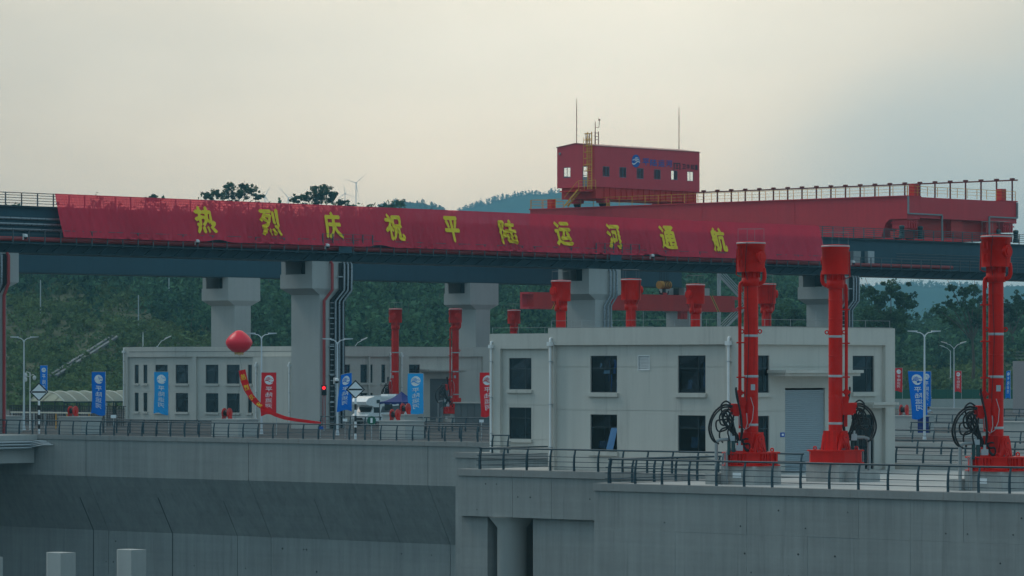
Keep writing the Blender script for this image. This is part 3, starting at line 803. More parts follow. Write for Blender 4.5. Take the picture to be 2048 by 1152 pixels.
# ------------------------------------------------------------------ bridge piers
def pier(label, x, y, near, idx=1):
    """x = face plane of the girder; the shaft's faces look to -y and +x"""
    root = thing('bridge_pier', label, 'pier', (x - 1.6, y, 0), 'piers of the crane runway bridges')
    cx = x - 1.55; ax, ay = 3.9, 2.5; bx_, by_ = 4.4, 5.0
    mb = MB(); mb.box(cx - ax / 2, cx + ax / 2, y - ay / 2, y + ay / 2, 0, 12.95); mb.build('shaft', CONC2, root)
    mb = MB()
    lo = [(cx - ax / 2, y - ay / 2, 12.9), (cx + ax / 2, y - ay / 2, 12.9), (cx + ax / 2, y + ay / 2, 12.9), (cx - ax / 2, y + ay / 2, 12.9)]
    hi = [(cx - bx_ / 2, y - by_ / 2, 13.5), (cx + bx_ / 2, y - by_ / 2, 13.5), (cx + bx_ / 2, y + by_ / 2, 13.5), (cx - bx_ / 2, y + by_ / 2, 13.5)]
    tp = [(p[0], p[1], 14.85) for p in hi]
    mb.add(lo + hi + tp, [(3, 2, 1, 0)] + [(i, (i + 1) % 4, 4 + (i + 1) % 4, 4 + i) for i in range(4)] + [(4 + i, 4 + (i + 1) % 4, 8 + (i + 1) % 4, 8 + i) for i in range(4)] + [(8, 9, 10, 11)])
    mb.build('pier_cap', CONC2, root)
    for a, b in ((cx - bx_ / 2 + .15, cx - bx_ / 2 + .75), (cx + bx_ / 2 - .95, cx + bx_ / 2 - .003)):
        mb = MB(); mb.box(a, b, y - by_ / 2 + .003, y + by_ / 2 - .003, 14.853, ZB - .004); mb.build('bearing_block', CONC2, root)
    mb = MB(); mb.box(cx - bx_ / 2 + .76, cx + bx_ / 2 - .96, y - .4, y + 1.8, 14.853, ZB - .004); mb.build('gap_shade_fill', DARK, root)  # dark-coloured block standing in for the shade inside the open bearing gap
    if near:
        fx, cf = cx + ax / 2, cx + bx_ / 2
        def run(yo, off, r, nm, m, yo2=None):
            yo2 = yo if yo2 is None else yo2
            mb = MB(); mb.tube([(fx + off, y + yo, .05), (fx + off, y + yo, 12.3), (cf + off, y + yo2, 13.35), (cf + off, y + yo2, ZB - .25), (cf + off - .2, y + yo2, ZB - .05)], r, 10); mb.build(nm, m, root)
        if idx == 0: run(.75, .30, .15, 'fire_pipe', REDPIPE, 1.05)
        elif idx != 2: run(-.95, .30, .15, 'fire_pipe', REDPIPE, -.10)
        o0, o1 = {0: (-1.05, -.75), 2: (-.1, .55)}.get(idx, (.62, 1.55))
        for k in range(3): run(o0 + .52 * k, .28, .115, 'cable_pipe', SILVER, o1 + .50 * k)
        if idx == 2: return root
        yk = y; y = y - (1.7 if idx == 0 else 0)
        mb = MB()
        mb.add([(fx + .1, y + .05, .05), (fx + .1, y + 2.1, .05), (fx + .1, y + 2.1, 12.4), (fx + .1, y + .05, 12.4), (cf + .1, y + 1.0, 13.4), (cf + .1, y + 2.75, 13.4), (cf + .1, y + 1.0, ZB - .1), (cf + .1, y + 2.75, ZB - .1)],
               [(0, 1, 2, 3), (3, 2, 5, 4), (4, 5, 7, 6)])
        mb.build('cable_tray', DARK, root, fix=False)
        for k in range(24):
            z = .6 + .5 * k
            mb = MB(); mb.box(fx + .12, fx + .2, y + .05, y + .52, z, z + .06); mb.build('tray_rung', GALV, root)
        for z in (2.5, 5.2, 7.9, 10.6, 14.6):
            mb = MB(); xx = fx if z < 13 else cf; yy = y if z < 13 else y + .9
            mb.box(xx + .12, xx + .24, yy - .15, yy + .75, z, z + .1); mb.build('pipe_bracket', GALV, root)
    return root
NP = ['grey bridge pier at the left picture edge, carrying silver pipes', 'tall grey bridge pier rising beside the traffic light', 'grey bridge pier behind the near machine house roof, left of the hook', 'grey bridge pier behind the second near hoist']
for k, lab in enumerate(NP): pier(lab, XB, 231.5 - 1.6 * (k == 0) + 40 * k, True, k)
FP = ['plain grey far bridge pier behind the red balloon', 'plain grey far bridge pier right of the two far hoists', 'plain grey far bridge pier behind the yellow hook']
for k, lab in enumerate(FP): pier(lab, XF, 313.8 + 40 * k, False)
# stair tower at the end of the far bridge
st = thing('stair_tower', 'grey steel stair flight with railings behind the first near hoist', 'stairs', tuple(at(1470, 525)))
p0 = at(1436, 520, zof(548, 520)); p1 = at(1496, 520, zof(612, 520)); p2 = at(1440, 524, zof(668, 524))
for (a, b, off) in ((p0, p1, 0), (p1, p2, 1.2)):
    for s in (0, 1):
        mb = MB(); mb.beam(a + FW * (off + s * 1.1), b + FW * (off + s * 1.1), .10, .26); mb.build('stringer', GALV, st)
        for hh in (.45, .8, 1.15):
            mb = MB(); mb.tube([a + FW * (off + s * 1.1) + Vector((0, 0, hh)), b + FW * (off + s * 1.1) + Vector((0, 0, hh))], .035, 6); mb.build('handrail', GALV, st)
    for k in range(16):
        q = a + (b - a) * (k / 15) + FW * (off + .55); mb = MB(); mb.cbox(q, .3, 1.1, .05, TH); mb.build('tread', STEELD, st)
for px, dd in ((1436, 520), (1496, 520), (1440, 524)):
    q = at(px, dd); mb = MB(); mb.cyl((q.x, q.y, 0), (q.x, q.y, zof(545 if px < 1490 else 605, dd)), .12, n=8); mb.build('column', GALV, st)

# fittings on the bridge
def cctv(label, pos, pole=.0):
    root = thing('dome_camera', label, 'camera', pos, 'white dome cameras')
    mb = MB(); p = Vector(pos); mb.cyl(p, p + Vector((0, 0, .55)), .05, n=8); mb.cyl(p + Vector((0, 0, .5)), p + Vector((.35, 0, .5)), .04, n=6); mb.build('bracket', WHITEP, root)
    mb = MB(); mb.lathe(p + Vector((.35, 0, 0)), [(.08, .50), (.17, .46), (.19, .28), (.17, .24)], 14); mb.build('housing', WHITEP, root)
    mb = MB(); mb.lathe(p + Vector((.35, 0, 0)), [(.15, .24), (.14, .14), (.08, .07), (.01, .05)], 14); mb.build('dome', DARK, root)
for px, lab in ((46, 'white dome camera on the bridge walkway left of the banner'), (390, 'white dome camera under the first banner character'), (650, 'white dome camera under the third banner character'), (1300, 'white dome camera under the bend of the banner near the ninth character'), (1702, 'white dome camera beside the grey control boxes')):
    y = on_x(px, XWK + .02)[0]; cctv(lab, (XWK + .04, y, ZWK + .25))
for px0, px1, m, lab in ((1706, 1721, GREYP, 'dark grey control box on the bridge girder'), (1735, 1748, GALV, 'pale grey control box on the bridge girder')):
    a, D = on_x(px0, XB + .4); b, _ = on_x(px1, XB + .4)
    root = thing('control_box', lab, 'control box', (XB + .2, (a + b) / 2, 17.4), 'control boxes on the bridge')
    mb = MB(); mb.box(XB + .004, XB + .45, a, b, zof(528, D), zof(502, D)); mb.build('housing', m, root)
    mb = MB(); mb.box(XB + .453, XB + .47, a + .06, b - .06, zof(527, D), zof(503.5, D)); mb.build('door', m, root)
for px in (695, 1235):
    y, _ = on_x(px, XWK); lab = 'raised inspection platform rail on the walkway above the %s pier' % ('second' if px == 695 else 'third')
    root = thing('platform_railing', lab, 'railing', (XWK, y, ZWK), 'inspection platform rails')
    for k in range(6): place('post', GPT, root, (XWK + .06, y - 3.4 + k * 1.36, ZWK + .55))
    for z in (.95, 1.35, 1.75):
        mb = MB(); mb.box(XWK + .045, XWK + .075, y - 3.45, y + 3.45, ZWK + z - .03, ZWK + z); mb.build('rail', MATS['weathered_rail_steel'], root)
    mb = MB(); mb.box(XWK + .02, XWK + .05, y - 1.2, y + .6, ZWK - .06, ZWK + .62); mb.build('kick_plate', STEEL, root)

# ------------------------------------------------------------------ banner
YBA, YBB = on_x(110, XB + .3)[0], on_x(1638, XB + .3)[0]
def ban(f, g, lift=0.0):
    """f along the banner 0..1 (left to right), g 0..1 (top to bottom)"""
    y = YBA + (YBB - YBA) * f
    x = XB + .30 + 1.13 * (g ** 1.15)
    z = ZT + 1.24 - g * 3.95 
    s = (f * 260)
    wr = .05 * math.sin(s * .9 + g * 3 + 2 * math.sin(f * 11)) + .035 * math.sin(s * 2.3 - g * 5 + 3 * math.sin(f * 23)) + .02 * math.sin(s * 5.1 + g * 7)
    x += wr * g * (1 - .35 * g) * 2.2
    q1 = 1 - abs(math.sin(s * .55 + g * 1.6 + 4 * math.sin(f * 9))); q2 = 1 - abs(math.sin(s * 1.15 - g * 1.1 + 3 * math.sin(f * 17 + 1)))
    m1 = .5 + .5 * math.sin(f * 37 + 2 * math.sin(f * 13)); m2 = .5 + .5 * math.sin(f * 53 + 1)
    x += (.20 * m1 * q1 ** 4 + .13 * m2 * q2 ** 5) * min(1, g * 1.6) * (1 - .5 * g)
    for c0 in (.172, .366, .735):                          # gathered up over the lamps and platforms
        k = math.exp(-((f - c0) / .011) ** 2)
        z += .22 * k * g ** 4; x += .10 * k * g * math.sin((f - c0) * 420)
    for c0 in (.055, .20, .40, .52, .63, .70):                                  # diagonal pulls
        k = math.exp(-((f - c0 - .03 * g) / .03) ** 2); x += .16 * k * math.sin(60 * (f * 8 - g * .9)) * g
    return Vector((x + lift, y, z))
bn = thing('banner', 'long translucent red banner with yellow characters hanging along the bridge', 'banner', (XB + .9, (YBA + YBB) / 2, ZWK + .6))
mb = MB(); mb.grid(900, 18, lambda a, b: tuple(ban(a, b))); mb.build('banner_cloth', BANNER, bn, fix=False)
CH = [('热', 384, 435, 412, 468), ('烈', 515, 566, 417, 472), ('庆', 643, 687, 423, 478), ('祝', 765, 811, 427, 482), ('平', 884, 923, 432, 485), ('陆', 993, 1037, 439, 489), ('运', 1104, 1147, 443, 492), ('河', 1209, 1245, 447, 498), ('通', 1314, 1355, 451, 499), ('航', 1416, 1456, 455, 504)]
for ch, x0, x1, y0, y1 in CH:
    xm = (x0 + x1) / 2; yc, D = on_x(xm, XB + .9)
    lean = 10                                              # the bottom edge hangs farther out than the top
    fa = (on_x(x0 + 4, XB + .8)[0] - YBA) / (YBB - YBA); fbb = (on_x(x1 - 6, XB + .8)[0] - YBA) / (YBB - YBA)
    g0 = (ZT + 1.24 - zof(y0, D)) / 3.95; g1 = (ZT + 1.24 - zof(y1, D)) / 3.95
    letter('character', ch, lambda a, b, fa=fa, fbb=fbb, g0=g0, g1=g1: ban(fa + (fbb - fa) * a, g1 + (g0 - g1) * b, .12), GOLD, bn, bold=.035, fine=True, out=(1, 0, 0))

# ------------------------------------------------------------------ gantry crane
YC0, YC1, XC0, XC1 = 363.8, 385.0, -331.5, -273.7
ZG0, ZG1 = 20.75, 25.4
cr = thing('gantry_crane', 'long dark red gantry crane girder spanning both runway bridges', 'crane', ((XC0 + XC1) / 2, (YC0 + YC1) / 2, ZT + .17))
def gprofile(y):
    pts = [(XC0, 22.7), (XC0 + 3.2, 22.7), (XC0 + 4.4, ZG0), (XC1 - 3.7, ZG0), (XC1 - 3.4, 21.5), (XC1 - 3.1, 22.3), (XC1 - 2.5, 22.75), (XC1 - .02, 22.75), (XC1 - .02, ZG1 - .12), (XC0, ZG1 - .12)]
    return [(x, y, z) for x, z in pts]
for y0, y1 in ((YC0, YC0 + 2.4), (YC1 - 2.4, YC1)):
    g = MB(); g.extrude(gprofile(y0), (0, y1 - y0, 0)); gg = g.build('main_girder', REDD, cr)
    mb = MB(); mb.box(XC0 - .05, XC1 + .05, y0 - .18, y1 + .18, ZG1 - .119, ZG1); mb.build('girder_flange', REDD, gg)
    for xx in (-318, -304, -290):
        mb = MB(); mb.box(xx - .04, xx + .04, y0 - .03, y0 - .002, ZG0 + .1, ZG1 - .14); mb.build('seam', REDD, gg)
eb = MB(); eb.box(XC1 - 2.2, XC1 - .003, YC0 + 2.404, YC1 - 2.404, 22.9, ZG1 - .12); eb.build('end_beam', REDD, cr)
eb = MB(); eb.box(XC0 + .003, XC0 + 2.2, YC0 + 2.404, YC1 - 2.404, 22.9, ZG1 - .12); eb.build('end_beam', REDD, cr)
eb = MB(); eb.box(XC1 - 2.6, XC1 - 1.2, YC0 + 3.5, YC1 - 3.5, 20.85, 22.88); eb.build('sill_beam', REDB, cr)
for y0 in (YC0 + 9.0, YC0 + 15.8):
    mb = MB(); mb.box(XC1 - 2.7, XC1 - .5, y0, y0 + 2.1, 20.9, 22.89); mb.box(XC1 - 2.75, XC1 - .45, y0 - .15, y0 + 2.25, 22.2, 22.4); mb.build('strut', REDB, cr)
for ry in (YC0 + 1.3, YC1 - 1.3):               # corner bogies
    bo = MB(); bo.box(XC1 - 2.4, XC1 - .3, ry - .95, ry + .95, 21.7, 22.74); bo.box(XC1 - 2.5, XC1 - .2, ry - 1.1, ry + 1.1, 22.3, 22.45)
    for k in range(4): bo.box(XC1 - .3, XC1 - .12, ry - .8 + .45 * k, ry - .72 + .45 * k, 21.7, 22.6)
    b1 = bo.build('bogie_leg', REDD, cr)
    bo = MB(); bo.box(XC1 - 2.1, XC1 - .9, ry - 1.7, ry + 1.7, 20.62, 21.4); bo.build('bogie_frame', REDB, b1)
    for s in (-1, 1):
        mb = MB(); mb.cyl((XC1 - 1.85, ry + s * 1.05, ZT + .62), (XC1 - 1.05, ry + s * 1.05, ZT + .62), .45, n=20); mb.build('wheel', DARK, b1)
        mb = MB(); mb.lathe((XC1 - .45, ry + s * 1.75, ZT + .17), [(.34, .05), (.34, .45), (.28, .5), (.28, 1.2), (.33, 1.25), (.33, 1.45), (.2, 1.55)], 14); mb.build('drive_motor', GREENM, b1)
    mb = MB(); mb.box(XC1 - .9, XC1 - .1, ry - 1.5, ry + 1.5, 21.42, 21.5); mb.build('bogie_shelf', GREENM, b1)
# festoon gantry on the far girder, thin yellow guard rail on the near one
pm = MB(); pm.box(-.07, .07, -.07, .07, 0, 2.5); pm.box(-.28, .28, -.12, .12, 2.5, 2.68); FPM = mesh_of(pm, BROWN, 'festoon_post')
fy = YC1 - .4
mb = MB(); mb.box(-322.5, XC1 + .4, fy - .09, fy + .09, ZG1 + 2.35, ZG1 + 2.5); ft = mb.build('festoon_track', BROWN, cr)
x = XC1 - .35
while x > -322.5:
    place('festoon_post', FPM, ft, (x, fy, ZG1)); x -= 2.24
yp = MB(); yp.box(-.025, .025, -.025, .025, 0, 1.12); YPM = mesh_of(yp, YEL, 'guard_post')
def guard(axis, fixed, a, b, sp=2.1, z=ZG1, m=YEL, parent=cr, nm='guard_rail'):
    P = (lambda t, zz: (t, fixed, zz)) if axis == 'x' else (lambda t, zz: (fixed, t, zz))
    mb = MB(); mb.beam(P(a, z + 1.1), P(b, z + 1.1), .05, .05); r = mb.build(nm, m, parent)
    for zz in (.4, .75):
        mb = MB(); mb.beam(P(a, z + zz), P(b, z + zz), .025, .03); mb.build('mid_rail', m, r)
    n = max(1, round((b - a) / sp))
    for i in range(n + 1): place('post', YPM, r, P(a + (b - a) * i / n, z))
    return r
guard('x', YC0 + .1, XC0, XC1 - .05)
guard('y', XC1 - .1, YC0 + .1, YC1 - .1, 1.9)
guard('y', XC0 + .1, YC0 + .1, YC0 + 6)
for yy in (YC0 + 1.9, YC1 - 2.4):
    mb = MB(); mb.box(XC1 - .9, XC1 - .1, yy - .45, yy + .45, ZG1, ZG1 + 1.35); mb.build('end_post', REDB, cr)
mb = MB(); mb.box(XC0 + 2.4, XC0 + 3.1, YC0 + .5, YC0 + 1.2, ZG1, ZG1 + 1.15); mb.build('end_post', REDB, cr)
# conduit frames on the near end
for a in (YC0 + .02, YC1 - 5.6):
    pts = [(XC1 + .12, a, ZG1 - .1), (XC1 + .12, a, ZG1 - 2.05), (XC1 + .12, a + 6.4 if a < 370 else a + 5.6, ZG1 - 2.05)]
    if a < 370: pts.append((XC1 + .12, a + 6.4, ZT + .1))
    else: pts = [(XC1 + .12, a, ZT + .1), (XC1 + .12, a, ZG1 - 2.0), (XC1 + .12, YC1 - .05, ZG1 - 2.0), (XC1 + .12, YC1 - .05, ZG1 - .2)]
    for p, q in zip(pts[:-1], pts[1:]):
        mb = MB(); mb.beam(p, q, .16, .16, up=(1, 0, 0)); mb.build('conduit', GREYP, cr)

# trolley with machine house
HX0, HX1, HY0, HY1 = -325.6, -319.5, 362.2, 381.9
HZ0, HZ1, HZR = 27.72, 32.65, 33.05
trl = thing('crane_trolley', 'dark red crane machine house with windows and blue lettering, on top of the crane', 'trolley', ((HX0 + HX1) / 2, (HY0 + HY1) / 2, ZG1))
class FR:
    """a vertical facade: origin, direction to the right as seen from outside, outward normal"""
    def __init__(s, O, U, Nn): s.O, s.U, s.N = Vector(O), Vector(U), Vector(Nn)
    def p(s, u_, z, dep=0.0): return s.O + s.U * u_ + Vector((0, 0, z)) - s.N * dep
    def box(s, mb, u0, u1, z0, z1, d0, d1):
        vs = [s.p(a, b, d_) for d_ in (d0, d1) for a, b in ((u0, z0), (u1, z0), (u1, z1), (u0, z1))]
        return mb.add(vs, [(0, 1, 2, 3), (7, 6, 5, 4), (0, 4, 5, 1), (1, 5, 6, 2), (2, 6, 7, 3), (3, 7, 4, 0)])
def holes(mb, fr, u0, u1, z0, z1, hs, off=0.0):
    """wall sheet with rectangular openings (u0,u1,z0,z1,depth,closed) and their reveals"""
    us = sorted({u0, u1, *[min(max(h[0], u0), u1) for h in hs], *[min(max(h[1], u0), u1) for h in hs]}); zs = sorted({z0, z1, *[min(max(h[2], z0), z1) for h in hs], *[min(max(h[3], z0), z1) for h in hs]})
    for a, b in zip(us[:-1], us[1:]):
        for c, d_ in zip(zs[:-1], zs[1:]):
            m, n = (a + b) / 2, (c + d_) / 2
            if any(h[0] < m < h[1] and h[2] < n < h[3] for h in hs): continue
            mb.add([fr.p(a, c, off), fr.p(b, c, off), fr.p(b, d_, off), fr.p(a, d_, off)], [(0, 1, 2, 3)])
    for h in hs:
        a, b, c, d_, dep = h[:5]; a, b = max(a, u0), min(b, u1)
        q = [(a, c), (b, c), (b, d_), (a, d_)]
        for i in range(4):
            s, e = q[i], q[(i + 1) % 4]
            mb.add([fr.p(*s, off), fr.p(*e, off), fr.p(*e, off + dep), fr.p(*s, off + dep)], [(0, 1, 2, 3)])
        if len(h) > 5 and h[5]: mb.add([fr.p(x, z, off + dep) for x, z in q], [(0, 1, 2, 3)])
def window(parent, fr, u0, u1, z0, z1, dep, split=.68, transom=.66, glass=GLASS, frame=WFRAME, fw=.05, name='window'):
    mb = MB(); t0, t1 = dep - .06, dep - .005
    fr.box(mb, u0, u0 + fw, z0, z1, t0, t1); fr.box(mb, u1 - fw, u1, z0, z1, t0, t1); fr.box(mb, u0 + fw, u1 - fw, z0, z0 + fw, t0, t1); fr.box(mb, u0 + fw, u1 - fw, z1 - fw, z1, t0, t1)
    us = [u0 + fw, u1 - fw]; zs = [z0 + fw, z1 - fw]
    if split: um = u0 + (u1 - u0) * split; fr.box(mb, um - fw * .45, um + fw * .45, z0 + fw, z1 - fw, t0 + .004, t1); us = [u0 + fw, um, u1 - fw]
    if transom: zm = z0 + (z1 - z0) * transom; fr.box(mb, u0 + fw, u1 - fw, zm - fw * .45, zm + fw * .45, t0 + .008, t1); zs = [z0 + fw, zm, z1 - fw]
    w = mb.build(name, frame, parent, fix=False)
    for a, b in zip(us[:-1], us[1:]):
        for c, d_ in zip(zs[:-1], zs[1:]):
            mb = MB(); j = random.uniform(-.004, .004); mb.add([fr.p(a, c, dep - .03 + j), fr.p(b, c, dep - .03 - j), fr.p(b, d_, dep - .03 + j), fr.p(a, d_, dep - .03)], [(0, 1, 2, 3)]); mb.build('pane', glass, w, fix=False)
    return w
CABIN = mat('cabin_red_cladding', (0.60, 0.05, 0.07), 0.5, var=0.05, streak=0.06)
FS = FR((HX0, HY0, 0), (1, 0, 0), (0, -1, 0)); FE = FR((HX1, HY0, 0), (0, 1, 0), (1, 0, 0))
FWw = FR((HX0, HY1, 0), (0, -1, 0), (-1, 0, 0)); FN = FR((HX1, HY1, 0), (-1, 0, 0), (0, 1, 0))
LX, LY = HX1 - HX0, HY1 - HY0
def su(px): return on_y(px, HY0)[0] - HX0
def eu(px): return on_x(px, HX1)[0] - HY0
Dg = on_y(1150, HY0)[1]
gw = [(su(1127), su(1141), zof(355, Dg), zof(334, Dg), .1), (su(1165), su(1176), HZ0 + .05, zof(333, Dg), .1)]
ew = []
for a, b, t, bt in ((1205.5, 1219, 333, 353), (1239, 1252.5, 334.5, 355), (1273.5, 1287, 336.5, 357.5), (1308, 1321, 339, 358.5), (1342, 1355, 341, 360), (1374, 1387, 343, 362.5)):
    Dm = on_x((a + b) / 2, HX1)[1]; ew.append((eu(a), eu(b), zof(bt, Dm), zof(t, Dm), .1))
# openings in the far walls, opposite the windows one can see daylight through
def through(fr_px, plane):
    return fr_px
ww, nw_ = [], []
for px in (1134, 1168):
    x0, Dd = on_y(px, HY0); yy, D2 = on_x(px, HX0); ww.append((HY1 - yy - 1.0, HY1 - yy + 1.0, 28.3 if px > 1150 else 29.2, 31.6, .1))
for px in (1344, 1381):
    xx, D2 = on_y(px, HY1); nw_.append((HX1 - xx - (.35 if px < 1350 else 1.0), HX1 - xx + (.2 if px < 1350 else .5), 29.0, 30.9 if px < 1350 else 31.2, .1))
hw = MB()
holes(hw, FS, 0, LX, HZ0, HZ1, gw); holes(hw, FE, 0, LY, HZ0, HZ1, ew); holes(hw, FWw, 0, LY, HZ0, HZ1, ww); holes(hw, FN, 0, LX, HZ0, HZ1, nw_)
xm = (HX0 + HX1) / 2
for y in (HY0, HY1): hw.add([(HX0, y, HZ1), (HX1, y, HZ1), (xm, y, HZR - .03)], [(0, 1, 2)])
hw.add([(HX0, HY0, HZ0), (HX1, HY0, HZ0), (HX1, HY1, HZ0), (HX0, HY1, HZ0)], [(0, 1, 2, 3)])
hw.build('cladding', CABIN, trl, fix=False)
rf = MB(); e = .09
for s in (-1, 1):
    xo = xm + s * (LX / 2 + e); zo = HZ1 - (HZR - HZ1) * e / (LX / 2)
    rf.add([(xm, HY0 - e, HZR), (xo, HY0 - e, zo), (xo, HY1 + e, zo), (xm, HY1 + e, HZR), (xm, HY0 - e, HZR + .08), (xo, HY0 - e, zo + .08), (xo, HY1 + e, zo + .08), (xm, HY1 + e, HZR + .08)],
           [(0, 1, 2, 3), (4, 5, 6, 7), (0, 1, 5, 4), (1, 2, 6, 5), (2, 3, 7, 6)])
rf.build('roof', mat('cabin_roof', (0.34, 0.14, 0.13), 0.5), trl, fix=False)
BLF = mat('cabin_window_frame', (0.16, 0.21, 0.25), 0.5)
window(trl, FS, *gw[0][:4], .08, .5, None, CGLASS, BLF, .06)
window(trl, FS, *gw[1][:4], .08, None, .55, CGLASS, BLF, .08, 'door')
for h in ew: window(trl, FE, *h[:4], .08, .5, None, CGLASS, BLF, .06)
mb = MB(); FS.box(mb, su(1165) + .08, su(1176) - .08, HZ0 + .1, HZ0 + 1.25, .03, .06); mb.build('door_panel', GREYP, trl)
mb = MB(); mb.cyl(FS.p(.5, 31.9, -.12), FS.p(.5, 31.9, .02), .16, n=12); mb.build('vent', GREYP, trl)
# lettering on the long side
def eface(px0, px1, py0, py1, lift=.03):
    u0, u1 = eu(px0), eu(px1); D0 = on_x(px0, HX1)[1]; D1 = on_x(px1, HX1)[1]
    def fn(a, b):
        uu = u0 + (u1 - u0) * a; Dm = D0 + (D1 - D0) * a
        return FE.p(uu, zof(py1 + (py0 - py1) * b, Dm), -lift)
    return fn
def emblem(fn, parent, disc, wave, lifted):
    """round emblem with stacked wave strokes; fn maps 0..1 square, lifted the same a little farther out"""
    n = 28; mb = MB(); mb.add([fn(.5 + .5 * math.cos(2 * math.pi * i / n), .5 + .5 * math.sin(2 * math.pi * i / n)) for i in range(n)], [tuple(range(n))])
    dsk = mb.build('emblem', disc, parent, fix=False)
    for (xa, xb, yb, amp, th, ph) in ((.42, .74, .74, .03, .06, 0), (.36, .86, .63, .035, .06, .2), (.34, .90, .51, .04, .06, .2), (.08, .34, .60, .03, .06, 3), (.03, .96, .36, -.09, .09, .0)):
        pts = []
        for k in range(13):
            f = k / 12; xx = xa + (xb - xa) * f; yy = yb + amp * math.sin(f * 2 * math.pi + ph) + (.04 * (f - .5))
            pts.append((xx, yy))
        mb = MB(); vs = [lifted(x_, y_ + th / 2) for x_, y_ in pts] + [lifted(x_, y_ - th / 2) for x_, y_ in pts]
        mb.add(vs, [(i, i + 1, 14 + i, 13 + i) for i in range(12)]); mb.build('wave', wave, dsk, fix=False)
emblem(eface(1263, 1280, 309, 335), trl, LOGOB, FLW, eface(1263, 1280, 309, 335, .045))
for ch, a, b, t, bt in (('平', 1284.5, 1298.5, 317, 331), ('陆', 1300, 1313.5, 318.5, 332.5), ('运', 1316, 1329, 320, 333.5), ('河', 1331, 1344, 320.5, 334)):
    letter('character', ch, eface(a, b, t, bt), LOGOB, trl, .02, out=(1, 0, 0))
for a, b, t, bt in ((1347, 1348.8, 325.5, 339), (1358.6, 1360.4, 326.5, 340), (1347, 1360.4, 326, 327.8), (1351.5, 1356, 330, 331.4), (1350.5, 1357, 336.5, 338), (1353, 1354.6, 327, 338)):
    fn = eface(a, b, t, bt); mb = MB(); mb.add([fn(0, 0), fn(1, 0), fn(1, 1), fn(0, 1)], [(0, 1, 2, 3)]); mb.build('mark_stroke', LOGOK, trl, fix=False)
for ch, a, b, t, bt in (('卫', 1364, 1371, 328, 338), ('华', 1372.5, 1379.5, 328.3, 338.6), ('起', 1381, 1388, 329, 339), ('重', 1389, 1395.5, 329.5, 340)):
    letter('character', ch, eface(a, b, t, bt), LOGOK, trl, .02, out=(1, 0, 0))
# trolley frame under the house
tf = MB(); tf.box(HX0 + .3, HX1 - .25, HY0 + .5, HY1 - .3, 26.35, HZ0 - .004); tfr = tf.build('trolley_frame', REDB, trl)
rb = MB(); rb.box(-.02, .10, -.05, .05, 26.4 - 27, .72); RBM = mesh_of(rb, REDB, 'stiffener')
for k in range(17): place('stiffener', RBM, tfr, (HX1 - .25, HY0 + 2.0 + k * 1.05, 27.0))
for yy in (HY0 + 2.6, HY1 - 2.0):
    for xx in (HX0 + 1.0, HX1 - 1.0):
        mb = MB(); mb.cyl((xx, yy - .25, ZG1 + .42), (xx, yy + .25, ZG1 + .42), .42, n=18); mb.build('wheel', DARK, trl)
        mb = MB(); mb.box(xx - .7, xx + .7, yy - .4, yy + .4, ZG1 + .5, 26.34); mb.build('wheel_box', REDD, trl)
mb = MB(); mb.box(HX1 - 1.6, HX1 - 1.2, HY0 + 3.6, HY0 + 4.2, ZG1 + .003, 26.3); mb.build('stop_post', YEL, trl)
mb = MB(); mb.box(HX0 + 1.2, HX1 - .6, HY0 - .9, HY0 + .45, HZ0 - .55, HZ0 - .4); mb.build('landing', REDB, trl)
# stair on the gable side and caged ladder to the roof
sx0, sx1 = on_y(1133, HY0 - .7)[0], on_y(1160, HY0 - .7)[0]
stair = MB(); stair.beam((sx0, HY0 - .5, ZG1 + .05), (sx1, HY0 - .5, HZ0 - .35), .06, .2); stair.beam((sx0, HY0 - 1.1, ZG1 + .05), (sx1, HY0 - 1.1, HZ0 - .35), .06, .2)
sto = stair.build('stair', YEL, trl)
for k in range(9):
    f = (k + .5) / 9; mb = MB(); mb.box(sx0 + (sx1 - sx0) * f - .12, sx0 + (sx1 - sx0) * f + .12, HY0 - 1.08, HY0 - .52, ZG1 + .05 + (HZ0 - .4 - ZG1) * f, ZG1 + .09 + (HZ0 - .4 - ZG1) * f); mb.build('tread', YEL, sto)
mb = MB(); mb.beam((sx0, HY0 - 1.1, ZG1 + 1.1), (sx1, HY0 - 1.1, HZ0 + .7), .04, .05); mb.build('handrail', YEL, sto)
guard('x', HY0 - .95, sx1, on_y(1192, HY0 - .9)[0], 1.0, HZ0 - .35, YEL, trl, 'landing_rail')
lx0, lx1 = on_y(1175, HY0 - .35)[0], on_y(1184, HY0 - .35)[0]
lad = MB(); lad.box(lx0, lx0 + .09, HY0 - .40, HY0 - .31, HZ0 - .3, HZ1 + 1.7); lad.box(lx1 - .09, lx1, HY0 - .40, HY0 - .31, HZ0 - .3, HZ1 + 1.7); ldo = lad.build('ladder', YEL, trl)
for k in range(20):
    z = HZ0 + .1 + k * .3; mb = MB(); mb.box(lx0 + .09, lx1 - .09, HY0 - .38, HY0 - .32, z, z + .06); mb.build('rung', YEL, ldo)
for k in range(7):
    z = HZ0 + 1.9 + k * .75; mb = MB(); mb.tube([(lx0, HY0 - .35, z), (lx0 - .1, HY0 - .8, z), ((lx0 + lx1) / 2, HY0 - 1.05, z), (lx1 + .1, HY0 - .8, z), (lx1, HY0 - .35, z)], .05, 5); mb.build('cage_hoop', YEL, ldo)
for dx in (-.1, .4, .9): 
    mb = MB(); mb.box(lx0 + dx - .02, lx0 + dx + .02, HY0 - .98, HY0 - .94, HZ0 + 1.9, HZ1 + 1.0); mb.build('cage_bar', YEL, ldo)
